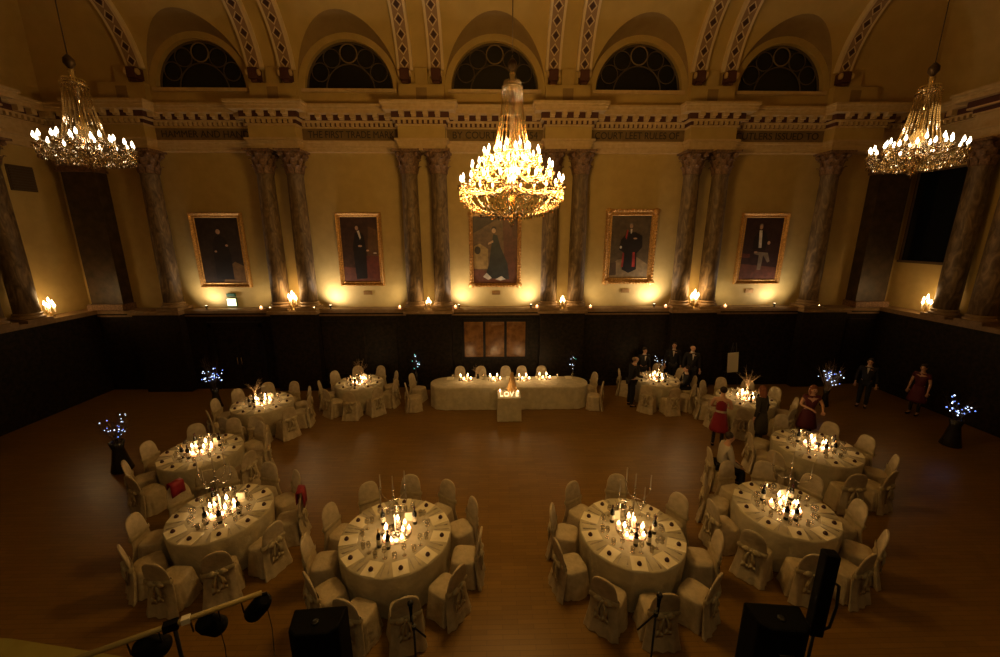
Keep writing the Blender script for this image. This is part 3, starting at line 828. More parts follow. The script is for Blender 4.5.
# ------------------------------------------------------------------ chairs
def superell(w, d, n, e=3.2, c=(0,0), ph=0):
    out = []
    for i in range(n):
        a = TAU*i/n; ca, sa = cos(a), sin(a)
        x = w/2*math.copysign(abs(ca)**(2/e), ca); y = d/2*math.copysign(abs(sa)**(2/e), sa)
        out.append((c[0]+x, c[1]+y))
    return out
def chair_proto(kind):
    r = empty('banquet_chair', (0,0,0)); rnd = random.Random(kind)
    n = 44
    b = MB(); rows = []
    for z, w, d, fl in ((.012,.545,.50,.016),(.12,.52,.475,.012),(.28,.48,.45,.008),(.42,.45,.425,.002),(.465,.44,.415,0),(.487,.40,.37,0),(.492,.2,.2,0)):
        base = superell(w, d, n, 4.2, (0,.01))
        row = []
        for i,(x,y) in enumerate(base):
            a = TAU*i/n; k_ = 1+fl*4*sin(a*7+kind)+fl*2*sin(a*13+kind*2)
            row.append((x*k_, .01+(y-.01)*k_, z))
        rows.append(row)
    b.rings(rows, (False,True))
    b.build('seat_cover', M['cover'], r)
    # back: a tapering slab with round top, leaning backwards, its cover falling to the floor behind
    b = MB(); rows = []
    tw = .015*(rnd.random()-.5)
    for z, w, d, yc in ((.012,.55,.10,-.295),(.15,.51,.088,-.268),(.32,.465,.076,-.238),(.47,.435,.065,-.222),(.60,.425,.055,-.235),(.72,.412,.05,-.252),(.82,.39,.048,-.27),(.88,.355,.046,-.282),(.93,.30,.044,-.291),(.965,.215,.04,-.297),(.985,.10,.03,-.30)):
        row = []
        for i,(x,y) in enumerate(superell(w, d, n, 3, (0,0))):
            a = TAU*i/n; k_ = 1+(.03*sin(a*6+kind*1.3) if z<.3 else 0)*(1-z/.3 if z<.3 else 0)
            row.append((x*k_+tw*z, yc+y*(1+(.35*sin(x*38+kind) if z<.5 else .12*sin(x*24))), z))
        rows.append(row)
    b.rings(rows, (False,True))
    b.build('back_cover', M['cover'], r)
    # sash band round the back
    b = MB(); rows = []
    for z, g in ((.555,0),(.57,.008),(.60,.011),(.63,.008),(.645,0)):
        rows.append([(x*1.0+ (g+.006)*(1 if x>0 else -1), -.238+y*1.0+(g+.006)*(1 if y>0 else -1), z+.012*sin(x*9)) for x,y in superell(.43,.062,n,3)])
    b.rings(rows, (False,False)); sb = b.build('sash', M['sash'], r)
    # bow on the rear of the back
    b = MB(); yb = -.29
    for s_ in (-1,1):
        rg = []
        for f in range(7):
            t = f/6; x = s_*(.01+.13*t); h = .012+.05*sin(pi*min(1,t*1.05))*(1 if t<.99 else .6)
            zc = .60+.02*t-.03*t*t
            dd = .012+.022*sin(pi*t)
            rg.append([(x, yb-dd*cos(TAU*i/8)-.01, zc+h*sin(TAU*i/8)) for i in range(8)])
        b.rings(rg)
        ln = .30+.05*rnd.random()
        rg = []
        for f in range(6):
            t = f/5; x = s_*(.012+.06*t+.02*sin(t*4)); zz = .59-ln*t; w = .018+.035*t
            rg.append([(x-w,yb-.014-.02*t,zz),(x,yb-.026-.03*sin(t*5)-.01*t,zz),(x+w,yb-.012-.02*t,zz+.01),(x,yb-.008-.012*t,zz)])
        b.rings(rg)
    b.ball((0,yb-.02,.60), .026, 10, 6, (1,.8,1.1))
    b.build('bow', M['sash'], r)
    return r
protos = [chair_proto(k_) for k_ in range(3)]
used = [False]*3
def place_chair(x, y, face_ang, lab, grp):
    """face_ang: direction (radians) the sitter faces"""
    i = random.randrange(3)
    if not used[i]: o = protos[i]; used[i] = True
    else: o = copy_tree(protos[i])
    o.location = (x,y,0); o.rotation_euler = (0,0,face_ang-pi/2); o.scale = (.94,.92,.945)
    tag(o, lab, 'chair', grp); return o

HW = {0:'twelve',1:'one',2:'two',3:'three',4:'four',5:'five',6:'six',7:'seven',8:'eight',9:'nine',10:'ten',11:'eleven'}
def clock(deg, fine=True):
    h = ((90-deg)/30) % 12
    q = round(h*2) % 24
    return ('half past '+HW[q//2]) if q % 2 else (HW[(q//2)%12]+" o'clock")
TABLES = {
 'front inner-left table': dict(c=(-1.71,5.6), r=.88, ch=[-168,-131,-97,-67,-38,-8,22,54,88,122,156], st=11, near=True),
 'front inner-right table': dict(c=(2.14,5.58), r=.83, ch=[-163,-124,-89,-52,-12,32,83,127,158], st=10, near=True),
 'front outer-right table': dict(c=(5.05,6.08), r=.80, ch=[-176,-145,-114,-72,-36,1,38,70,98,143], st=10, near=True),
 'front outer-left table': dict(c=(-4.90,6.2), r=.80, ch=[-155,-119,-82,-50,-22,8,38,72,105,152], st=10, near=True),
 'second left table': dict(c=(-6.68,8.25), r=.80, ch=[176,-148,-117,-46,-14,20,55,92,130], st=10, near=True),
 'second right table': dict(c=(7.27,8.15), r=.85, ch=[-160,-100,-66,-30,6,40,96,131,166], st=10, near=True),
 'third left table': dict(c=(-6.78,10.9), r=.80, ch=[-170,-136,-101,-66,-32,2,36,72,112,150], st=10, near=False),
 'third right table': dict(c=(7.38,10.95), r=.78, ch=[165,127,92,58,22,-14,-52,-126,-162], st=10, near=False),
 'rear left table': dict(c=(-4.50,12.5), r=.74, ch=[-166,-118,-82,-50,-12,24,72,112,148], st=9, near=False),
 'rear right table': dict(c=(5.38,12.6), r=.74, ch=[151,62,20,-18,-58,-96,-128], st=9, near=False),
}
KEEP = [(4.36,12.1),(5.88,9.5),(6.93,9.55),(8.30,9.72),(4.90,7.80)]
pts_ = [[t, i] for t in TABLES for i in range(len(TABLES[t]['ch']))]
def cpos(t, i):
    td = TABLES[t]; a = R(td['ch'][i]); q = td['r']+.24
    return td['c'][0]+q*cos(a), td['c'][1]+q*sin(a)
for it in range(150):                     # spread the chairs so that none touch
    for (t, i) in pts_:
        x, y = cpos(t, i); fx = fy = 0
        for (t2, i2) in pts_:
            if (t2, i2) == (t, i): continue
            x2, y2 = cpos(t2, i2); d_ = math.hypot(x-x2, y-y2)
            if d_ < .64: fx += (x-x2)/d_*(.64-d_); fy += (y-y2)/d_*(.64-d_)
        for x2, y2 in KEEP:
            d_ = math.hypot(x-x2, y-y2)
            if d_ < .56: fx += (x-x2)/d_*(.56-d_); fy += (y-y2)/d_*(.56-d_)
        a = R(TABLES[t]['ch'][i]); TABLES[t]['ch'][i] += math.degrees((-fx*sin(a)+fy*cos(a))*.35/(TABLES[t]['r']+.3))
CR = 1.10
# cloth
def round_cloth(seed, rt):
    rnd = random.Random(seed); b = MB(); n = 96
    ph = [rnd.random()*TAU for _ in range(4)]
    def ring(r, z, amp):
        return [((r+amp*(sin(a*16+ph[0])*.6+sin(a*9+ph[1])*.5+sin(a*23+ph[2])*.3))*cos(a), (r+amp*(sin(a*16+ph[0])*.6+sin(a*9+ph[1])*.5+sin(a*23+ph[2])*.3))*sin(a), z) for a in (TAU*i/n for i in range(n))]
    b.rings([ring(.3,.76,0), ring(.6,.76,0), ring(rt-.02,.76,0), ring(rt,.753,0), ring(rt+.006,.735,.002), ring(rt+.0,.62,.010), ring(rt-.018,.4,.020), ring(rt-.035,.2,.028), ring(rt-.04,.02,.034)], (True,False))
    return b
def square_in(b, rt=.86):
    pass
# protos of table ware
def up(name, f, m, **k):
    b = MB(); f(b); return b.build(name, m, **k)
def lay_setting(): pass
PR = {}
def proto(name, build):
    if name not in PR: PR[name] = [build(), False]
    e = PR[name]
    if not e[1]: e[1] = True; return e[0]
    return copy_tree(e[0])
def mk_napkin():
    b = MB(); b.box(-.115,.115,-.14,.14,0,.006); b.box(-.113,.06,-.138,.138,.006,.011); return b.build('napkin', M['napkin'], bevel=.003)
def mk_favour():
    r = empty('favour', (0,0,0)); b = MB(); b.lathe([(.030,0),(.036,.012),(.032,.03),(.014,.036)], n=12); b.build('favour_box', M['favour'], r)
    b = MB()
    for q in range(5): b.ball((.013*cos(TAU*q/5),.013*sin(TAU*q/5),.042), .011, 6, 4)
    b.build('ribbon_rosette', M['favour'], r); return r
def mk_knife():
    b = MB(); b.tube([(0,-.12,.004),(0,-.03,.005),(0,-.02,.004)], [.006,.007,.004], 6)
    b.prism([(-.003,-.02),(.009,-.01),(.010,.08),(.004,.12),(-.003,.1)], .002, .005); return b.build('table_knife', M['cutlery'])
def mk_fork():
    b = MB(); b.tube([(0,-.11,.004),(0,-.02,.006),(0,.05,.006)], [.006,.003,.004], 6); b.box(-.012,.012,.045,.06,.003,.007)
    for q in range(4): b.box(-.012+q*.007,-.009+q*.007,.06,.105,.003,.006)
    return b.build('table_fork', M['cutlery'])
def mk_plate():
    b = MB(); b.lathe([(.045,0),(.05,.004),(.078,.012),(.08,.014),(.05,.009),(.001,.008)], n=24, caps=(True,False)); return b.build('side_plate', M['china'])
def mk_wine():
    b = MB(); b.lathe([(.034,0),(.034,.003),(.005,.008),(.004,.085),(.02,.1),(.037,.13),(.036,.16),(.029,.195),(.027,.195),(.034,.155),(.034,.13),(.018,.105),(.001,.1)], n=14, caps=(True,False)); return b.build('wine_glass', M['glass'])
def mk_tumbler():
    b = MB(); b.lathe([(.028,0),(.030,.004),(.035,.10),(.033,.10),(.028,.012),(.001,.010)], n=14, caps=(True,False)); return b.build('water_glass', M['glass'])
def mk_bottle(red):
    def f():
        r = empty('wine_bottle', (0,0,0)); b = MB()
        b.lathe([(.036,0),(.038,.01),(.038,.19),(.034,.215),(.015,.245),(.014,.305),(.016,.31),(.016,.318)], n=16); b.build('bottle_body', M['winebottle'], r)
        b = MB(); b.lathe([(.0385,.06),(.0388,.06),(.0388,.15),(.0385,.15)], n=16, caps=(False,False)); b.build('bottle_label', M['label'], r)
        b = MB(); b.lathe([(.0155,.265),(.0158,.30),(.0175,.308),(.0175,.322),(.01,.323)], n=12); b.build('foil_cap', M['foil'] if red else M['brass'], r)
        return r
    return f
def mk_bucket():
    r = empty('ice_bucket', (0,0,0)); b = MB(); b.lathe([(.06,0),(.065,.01),(.085,.19),(.09,.195),(.085,.2),(.078,.19),(.06,.03),(.001,.03)], n=22, caps=(True,False)); b.build('bucket_body', M['silver'], r)
    for s_ in (-1,1):
        b = MB(); b.tube([(s_*.08,0,.16),(s_*.11,-.0,.155),(s_*.11,0,.12),(s_*.077,0,.115)], .005); b.build('handle', M['silver'], r)
    return r
def mk_hurricane():
    r = empty('candle_glass', (0,0,0)); b = MB(); b.lathe([(.045,0),(.047,.004),(.047,.16),(.044,.16),(.044,.008),(.001,.007)], n=18, caps=(True,False)); b.build('glass_cylinder', M['glass'], r)
    b = MB(); b.lathe([(.03,.008),(.03,.085),(.004,.088)], n=14); c_ = b.build('pillar_candle', M['wax'], r)
    b = MB(); flame(b,0,0,.09,2.2); b.build('flame', M['flame'], c_); return r
def mk_tea():
    r = empty('tealight_holder', (0,0,0)); b = MB(); b.lathe([(.026,0),(.036,.02),(.038,.055),(.035,.055),(.03,.02),(.001,.01)], n=12, caps=(True,False)); b.build('votive_glass', M['votive'], r)
    b = MB(); b.lathe([(.026,.01),(.026,.024),(.003,.026)], n=10); c_ = b.build('tealight', M['wax'], r)
    b = MB(); flame(b,0,0,.026,1.6); b.build('flame', M['flame'], c_); return r
def mk_menu():
    b = MB(); b.box(-.075,.075,-.002,.002,0,.15, M=RX(-.15)); b.box(-.075,.075,.045,.049,0,.145,M=RX(.16)); return b.build('menu_card', M['card'])
def mk_tallcand():
    r = empty('tall_candelabra', (0,0,0)); b = MB()
    b.lathe([(.09,0),(.085,.015),(.03,.03),(.014,.06),(.014,.3),(.024,.33),(.012,.36),(.011,.62),(.02,.66),(.012,.7)], n=16); b.build('stem', M['silver'], r)
    for i in range(5):
        a = TAU*i/5+.3; rr = 0 if i==4 else .27; a = TAU*i/4+.35
        b = MB()
        if rr: b.tube([(0,0,.62),(rr*.45*cos(a),rr*.45*sin(a),.56),(rr*.95*cos(a),rr*.95*sin(a),.63),(rr*cos(a),rr*sin(a),.72)], .006)
        zc = .74 if rr else .80
        if not rr: b.tube([(0,0,.68),(0,0,.8)], .008)
        b.lathe([(.01,-.02),(.026,0),(.012,.01)], (rr*cos(a),rr*sin(a),zc), 10); ar = b.build('arm', M['silver'], r)
        b = MB(); b.lathe([(.0105,0),(.009,.24),(.003,.245)], (rr*cos(a),rr*sin(a),zc), 8); b.build('taper_candle', M['wax_unlit'], ar)
    return r
M['wax_unlit'] = mat('unlit_taper', (.55,.48,.36), .5)
def mk_mirror():
    b = MB(); b.lathe([(.25,0),(.255,.004),(.25,.008),(.001,.008)], n=32, caps=(True,False)); return b.build('mirror_plate', M['silver'])

def branch_tree(name, h, spread, n, mtw, leds, seed, vase_h=.35, vase_r=.09, label='', cat='', group=None, loc=(0,0,0), ledr=.0105, m2=None, vmat=None, led_z=(.0,1.0)):
    rnd = random.Random(seed); r = empty(name, loc, 0, label, cat, group)
    b = MB(); b.lathe([(vase_r*.9,0),(vase_r,.02),(vase_r*.75,vase_h*.35),(vase_r*.5,vase_h*.75),(vase_r*.7,vase_h),(vase_r*.6,vase_h),(vase_r*.4,vase_h*.75),(.01,vase_h*.4)], n=16, caps=(True,False)); b.build('vase', vmat or M['vase'], r)
    b = MB(); tips = []
    for i in range(n):
        a = rnd.random()*TAU; s_ = spread*(.3+.7*rnd.random()); hh = h*(.65+.35*rnd.random())
        p = [Vector((0,0,vase_h*.5)), Vector((s_*.15*cos(a), s_*.15*sin(a), vase_h)), ]
        for q in range(1,5):
            f = q/4; p.append(Vector((s_*(.15+.85*f**1.2)*cos(a+.2*sin(f*3))+.02*rnd.random(), s_*(.15+.85*f**1.2)*sin(a+.2*sin(f*3)), vase_h+(hh-vase_h)*f)))
        b.tube(p, [.006,.006,.005,.004,.003,.0015], 4)
        for q in (3,4,5):
            for _ in range(2):
                d_ = Vector((rnd.uniform(-1,1),rnd.uniform(-1,1),rnd.uniform(.2,1))).normalized()*h*.11
                b.tube([p[q-1], p[q-1]+d_], [.0025,.001], 4); tips.append(p[q-1]+d_)
            tips.append(p[q])
    b.build('branches', mtw, r)
    if leds:
        zr = [t for t in tips if vase_h+(h-vase_h)*led_z[0] <= t.z <= vase_h+(h-vase_h)*led_z[1]] or tips
        for i in range(leds):
            t = rnd.choice(zr)
            b = MB(); b.ball((t.x+rnd.uniform(-.02,.02),t.y+rnd.uniform(-.02,.02),t.z), ledr*(.7+.5*rnd.random()), 6, 4); b.build('led_bulb', (m2 if (m2 and rnd.random()<.45) else M['ledwhite']), r)
    return r

seed = 0
for tn, td in TABLES.items():
    seed += 1; cx, cy = td['c']; near = td['near']
    tb = empty('banquet_table', (cx,cy,0), 0, 'round banquet table under a floor length white cloth, %s' % tn, 'table', 'round banquet tables')
    round_cloth(seed, td['r']).build('tablecloth', M['cloth'], tb)
    for ph in td['ch']:
        a = R(ph); rr = td['r']+.235+random.uniform(-.01,.02)
        place_chair(cx+rr*cos(a), cy+rr*sin(a), a+pi+R(random.uniform(-5,5)), "white covered chair with bow at %s of the %s" % (clock(ph), tn), 'covered chairs round the '+tn)
    n = td['st']; z = .7605
    off = random.random()*20
    def put(nm, f, rad, ang, lab, cat, grp, rz=None, dz=0, scale=1):
        o = proto(nm, f); a = R(ang)
        o.location = (cx+rad*cos(a), cy+rad*sin(a), z+dz); o.rotation_euler = (0,0, (a-pi/2 if rz is None else rz))
        if scale != 1: o.scale = (scale,)*3
        tag(o, lab, cat, grp); return o
    for i in range(n):
        ph = td['ch'][0]+360*i/n if n==len(td['ch']) else off+360*i/n
        if n == len(td['ch']): ph = td['ch'][i]
        at_ = "at %s on the %s" % (clock(ph), tn)
        RT = td['r']-.15
        put('napkin', mk_napkin, RT, ph, 'folded ivory napkin '+at_, 'napkin', 'napkins on the tables')
        put('favour', mk_favour, RT+.03, ph, 'small dark favour on the napkin '+at_, 'favour', 'favours on the napkins', dz=.0135)
        put('knife', mk_knife, RT+.005, ph+13, 'steel table knife '+at_, 'knife', 'table knives')
        put('fork', mk_fork, RT+.005, ph-13, 'steel table fork '+at_, 'fork', 'table forks')
        put('wine', mk_wine, RT-.22, ph+9, 'stemmed wine glass '+at_, 'glass', 'wine glasses on the tables')
        if near:
            put('tumbler', mk_tumbler, RT-.2, ph-7, 'plain water glass '+at_, 'glass', 'water glasses on the tables')
    at_ = 'on the '+tn
    put('mirror', mk_mirror, 0, 0, 'round mirror plate under the candles '+at_, 'mirror', 'mirror plates under the candles')
    for q, (rd, an, w) in enumerate(((.10,200,'front left'),(.11,330,'front right'),(.12,90,'rear'))):
        put('hurricane', mk_hurricane, rd+.05, an, 'candle in glass cylinder, %s of three %s' % (w, at_), 'candle', 'candles in glass cylinders', dz=.009)
    for q, (rd, an, w) in enumerate(((.17,265,'nearest the gallery'),(.165,15,'on the right'),(.165,150,'on the left'),(.17,60,'at the back right'),(.165,230,'at the front left'),(.165,310,'at the front right'))):
        put('tea', mk_tea, rd+.045, an, 'tealight on mirror plate, %s, %s' % (w, at_), 'tealight', 'tealights on the tables', dz=.009)
    put('redb', mk_bottle(True), .32, 262, 'red wine bottle nearest the gallery '+at_, 'bottle', 'wine bottles on the tables')
    put('whiteb', mk_bottle(False), .34, 236 if seed%2 else 300, 'wine bottle with gold cap, just left of front '+at_ if seed%2 else 'wine bottle with gold cap, just right of front '+at_, 'bottle', 'wine bottles on the tables')
    if near:
        put('redb', mk_bottle(True), .34, 140, 'red wine bottle at back left of the candles '+at_, 'bottle', 'wine bottles on the tables')
        put('redb', mk_bottle(True), .35, 40 if seed%2 else 350, 'red wine bottle right of the candles '+at_, 'bottle', 'wine bottles on the tables')
        put('bucket', mk_bucket, .37, 100, 'silver wine bucket at the back '+at_, 'bucket', 'wine buckets on the tables')
    put('menu', mk_menu, .33, 122 if tn=='front inner-right table' else (60 if near else 80), 'cream table card standing by the candles '+at_, 'card', 'table cards', rz=R(5), scale=1.0)
    if tn.startswith('front') :
        put('tall', mk_tallcand, .0, 0, 'tall thin unlit candelabra rising from the middle '+at_, 'candelabra', 'tall table candelabra', dz=.009, rz=seed*.7)
    plight('table_candle_glow', (cx, cy-.02, .76+.33), P_TAB*(1 if near else .9), CAND, .06)
branch_tree('twig_arrangement', .85, .30, 16, M['twig'], 0, 5, .38, .05, 'pale bare twigs in slim vase on the rear left table', 'twigs', 'twig vases on tables', (-4.40,12.42,.762), vmat=M['glass'])
branch_tree('twig_arrangement', .95, .38, 14, M['twig'], 0, 6, .40, .05, 'pale bare twigs in slim vase on the third right table', 'twigs', 'twig vases on tables', (7.5,11.1,.762), vmat=M['glass'])
branch_tree('twig_arrangement', .75, .35, 12, M['twig'], 0, 8, .38, .05, 'pale bare twigs in slim vase on the third left table', 'twigs', 'twig vases on tables', (-6.95,10.9,.762), vmat=M['glass'])
branch_tree('twig_arrangement', .8, .30, 12, M['darktwig'], 8, 9, .38, .05, 'dark twigs with tiny white lights on the rear right table', 'twigs', 'twig vases on tables', (5.45,12.62,.762), vmat=M['glass'], ledr=.010)

# red wraps hung over chairs
def wrap(loc, rz, lab):
    b = MB(); rg = []
    for i in range(9):
        t = i/8; 
        y = -.34+.14*t; z = .70+.285*sin(pi*t)
        y = -.345 if t<.35 else (-.345+.13*((t-.35)/.3) if t<.65 else -.215)
        z = (.68+.31*t/.35) if t<.35 else (1.0 if t<.65 else 1.0-.25*(t-.65)/.35)
        rg.append([(-.17+.02*i%2*.01, y, z+.008*sin(i)),(-.06,y-.008,z+.006),(.05,y+.006,z),(.16,y,z-.02*sin(i))])
    b.rings(rg,(False,False),False)
    o = b.build('wrap', M['red'], loc=loc); o.rotation_euler=(0,0,rz)
    m_ = o.modifiers.new('s','SOLIDIFY'); m_.thickness=.012; o.scale = (.7,1,1); tag(o, lab, 'wrap'); return o
def chairpos(tn, i):
    td = TABLES[tn]; a = R(td['ch'][i]); q = td['r']+.22; return td['c'][0]+q*cos(a), td['c'][1]+q*sin(a), a+pi-pi/2
x,y,rz = chairpos('front outer-left table', 9); wrap((x,y,0), rz, 'red wrap hung over a covered chair between the two left tables')
x,y,rz = chairpos('front outer-left table', 5); wrap((x,y,0), rz, 'red wrap hung over a covered chair right of the front outer-left table')

# ------------------------------------------------------------------ head table
ht = empty('head_table', (.42,12.42,0), 0, 'long head table with rounded ends under a floor length white cloth', 'table')
def stadium(w, d, n, amp, z, e=0):
    out = []; r_ = d/2
    for i in range(n):
        s_ = i/n
        per = 2*w+TAU*r_; L_ = s_*per
        if L_ < w: x, y, nx, ny = -w/2+L_, -r_, 0, -1
        elif L_ < w+pi*r_: a = -pi/2+(L_-w)/r_; x, y, nx, ny = w/2+r_*cos(a), r_*sin(a), cos(a), sin(a)
        elif L_ < 2*w+pi*r_: x, y, nx, ny = w/2-(L_-w-pi*r_), r_, 0, 1
        else: a = pi/2+(L_-2*w-pi*r_)/r_; x, y, nx, ny = -w/2+r_*cos(a), r_*sin(a), cos(a), sin(a)
        k_ = e+amp*(sin(L_*21)*.6+sin(L_*13+1)*.5)
        out.append((x+nx*k_, y+ny*k_, z))
    return out
b = MB(); b.rings([stadium(4.15,1.0,220,0,.76,-.02), stadium(4.15,1.0,220,0,.755,0), stadium(4.15,1.0,220,.004,.7,.006), stadium(4.15,1.0,220,.012,.45,.006), stadium(4.15,1.0,220,.018,.015,.02)], (True,False))
b.build('tablecloth', M['cloth'], ht)
for i,(x,w) in enumerate(((-1.29,'leftmost'),(-.52,'second from left'),(.34,'middle'),(.93,'second from right'),(1.62,'rightmost'))):
    place_chair(x, 13.30, R(-90+random.uniform(-4,4)), 'white covered chair behind the head table, %s of the five facing the hall' % w, 'chairs at the head table')
for x,y,a,w in ((-2.62,12.74,-20,'rear left end'),(3.12,12.74,200,'rear right end'),(-2.62,12.0,14,'front left end'),(3.14,12.0,166,'front right end')):
    place_chair(x, y, R(a), 'white covered chair at the %s of the head table' % w, 'chairs at the head table')
hg = 0
for x,y,w in ((-1.02,12.62,'far left'),(-.04,12.62,'left of centre'),(.93,12.62,'right of centre'),(1.62,12.70,'far right')):
    b = MB(); b.lathe([(.24,0),(.245,.004),(.001,.006)], n=28, sy=.6); tag(b.build('mirror_plate', M['silver'], loc=(x,y,.7605)), 'oval mirror plate under candles, %s on the head table' % w, 'mirror', 'mirror plates on the head table')
    for q,(dx,dy,v) in enumerate(((-.2,0,'left end'),(-.07,-.05,'left of middle'),(.08,.03,'right of middle'),(.2,-.02,'right end'))):
        nm, f = ('hurricane', mk_hurricane) if q%2==0 else ('tea', mk_tea)
        o = proto(nm, f); o.location = (x+dx*.85,y+dy,.768); o.rotation_euler=(0,0,0); tag(o, 'lit candle, %s of the %s cluster on the head table' % (v, w), 'candle', 'candles on the head table')
    plight('head_table_glow', (x, y-.05, 1.05), 4.2, CAND, .06)
for i in range(9):
    x = -1.55+i*.5
    for nm, f, dy, kind, cat in (('napkin',mk_napkin,.30,'folded napkin','napkin'),('wine',mk_wine,.17,'stemmed wine glass','glass')):
        if nm=='wine' and any(abs(x+.1-q)<.3 for q in (-1.02,-.04,.93,1.62)): continue
        o = proto(nm, f); o.location = (x+(.1 if nm=='wine' else 0), 12.42+dy+.06, .7605); o.rotation_euler = (0,0,pi if nm=='napkin' else 0)
        tag(o, '%s on the head table, number %s place from its left' % (kind, ['first','second','third','fourth','fifth','sixth','seventh','eighth','ninth'][i]), cat, 'settings on the head table')
# cake table with lit letters and a pastry tower
ct = empty('cake_table', (.37,11.42,0), 0, 'small square cloth covered table standing before the head table', 'table')
def sq(w, n, amp, z):
    out = []
    for i in range(n):
        s_ = i/n*4; k_ = int(s_); f = s_-k_; e = [((-1+2*f),-1),(1,-1+2*f),(1-2*f,1),(-1,1-2*f)][k_]
        q = 1+amp*sin(i*1.7)
        out.append((e[0]*w/2*q, e[1]*w/2*q, z))
    return out
b = MB(); b.rings([sq(.68,80,0,.76), sq(.70,80,0,.75), sq(.71,80,.006,.5), sq(.72,80,.014,.2), sq(.73,80,.02,.015)], (True,False), smooth=False); b.build('tablecloth', M['cloth'], ct)
M['letterlit'] = mat('lit_white_letter', (.9,.85,.7), .5, emit=(1,.72,.36), estr=1.8)
lt = empty('love_letters', (.37,11.22,.7605), 0, 'glowing word LOVE in standing letters on the small square table', 'letters')
for i, chx in enumerate('LOVE'):
    cu = bpy.data.curves.new('letter','FONT'); cu.body = chx; cu.size = .21; cu.extrude = .016; cu.align_x='CENTER'
    o = bpy.data.objects.new('letter', cu); COL.objects.link(o); cu.materials.append(M['letterlit'])
    o.location = (-.235+i*.157, 0, .0); o.rotation_euler = (pi/2,0,0); o = tomesh(o); adopt(o, lt)
cq = empty('pastry_tower', (.47,11.58,.7605), 0, 'tall cone shaped tower of golden pastry balls on the small square table', 'cake')
b = MB(); b.lathe([(.15,0),(.155,.01),(.15,.018),(.001,.018)], n=24, caps=(True,False)); b.build('cake_board', M['silver'], cq)
b = MB(); 
for lv in range(13):
    f = lv/13; rr = .125*(1-f)+.012; nn = max(3,int(rr*TAU/.05)); 
    for q in range(nn): b.ball((rr*cos(TAU*(q+.5*(lv%2))/nn), rr*sin(TAU*(q+.5*(lv%2))/nn), .045+lv*.046), .03, 8, 5)
b.lathe([(.12,.02),(.01,.64)], n=12); b.build('pastry_balls', M['crock'], cq)
for dx, dy, w in ((-.27,.1,'left rear'),(.27,-.0,'right')):
    o = proto('tea', mk_tea); o.location = (.37+dx,11.42+dy,.7605); o.rotation_euler=(0,0,0); tag(o, 'tealight %s of the letters on the small square table' % w, 'tealight', 'tealights on the square table')
plight('cake_table_glow', (.30,11.36,1.0), 2.2, CAND, .06)

# flower-like twig piece left of head table centre
branch_tree('twig_arrangement', .5, .26, 18, M['twig'], 0, 21, .18, .06, 'low bushy twig arrangement on the head table towards its left', 'twigs', None, (-.62,12.75,.762))

# fairy-light trees
branch_tree('light_tree', 1.5, .48, 16, M['darktwig'], 26, 31, .75, .22, 'dark twig tree with white lights standing against the left wall, nearest', 'light tree', 'twig trees with fairy lights', (-9.0,8.74,0), .011, M['ledblue'], led_z=(.15,1))
branch_tree('light_tree', 1.75, .30, 26, M['darktwig'], 44, 32, .65, .17, 'twig tree with dense white lights behind the left tables', 'light tree', 'twig trees with fairy lights', (-9.1,12.3,0), .013, M['ledblue'], led_z=(.05,.6))
branch_tree('light_tree', 1.7, .42, 26, M['twig'], 40, 33, .55, .13, 'pale twig tree with white lights behind the right tables', 'light tree', 'twig trees with fairy lights', (10.75,12.0,0), .013, M['ledblue'], led_z=(.05,.6))
branch_tree('light_tree', 1.5, .42, 20, M['darktwig'], 30, 34, .75, .22, 'dark twig tree with blue white lights beside the right wall', 'light tree', 'twig trees with fairy lights', (12.1,9.46,0), .016, M['ledblue'], led_z=(.05,.9))
branch_tree('light_tree', 1.55, .09, 8, M['darktwig'], 11, 35, .7, .12, 'slim twig tree with teal lights behind the left end of the head table', 'light tree', 'twig trees with fairy lights', (-2.85,13.55,0), .013, M['ledteal'], led_z=(.2,1))
branch_tree('light_tree', 1.5, .14, 8, M['darktwig'], 10, 36, .7, .12, 'slim twig tree with white lights behind the right end of the head table', 'light tree', 'twig trees with fairy lights', (2.75,13.5,0), .011, M['ledteal'], led_z=(.1,1))

# table plan on an easel
es = empty('easel', (8.45,13.45,0), R(-8), 'dark three legged easel standing by the back wall on the right', 'easel')
for p_ in (((-.28,0,0),(-.05,.04,1.75)),((.28,0,0),(.05,.04,1.75)),((0,.42,0),(0,.06,1.6))):
    b = MB(); b.tube(p_, .014, 6); b.build('leg', M['steel'], es)
b = MB(); b.box(-.28,.28,-.03,.02,.66,.69); b.build('shelf', M['steel'], es)
b = MB(); b.box(-.19,.19,-.045,-.033,.69,1.42, M=RY(R(-5))); tag(b.build('table_plan', M['card'], loc=(8.45,13.45,0)), 'white sheet standing tilted on the easel by the back wall', 'sign')
bpy.data.objects['table_plan'].location = (8.45+.07,13.45,0)

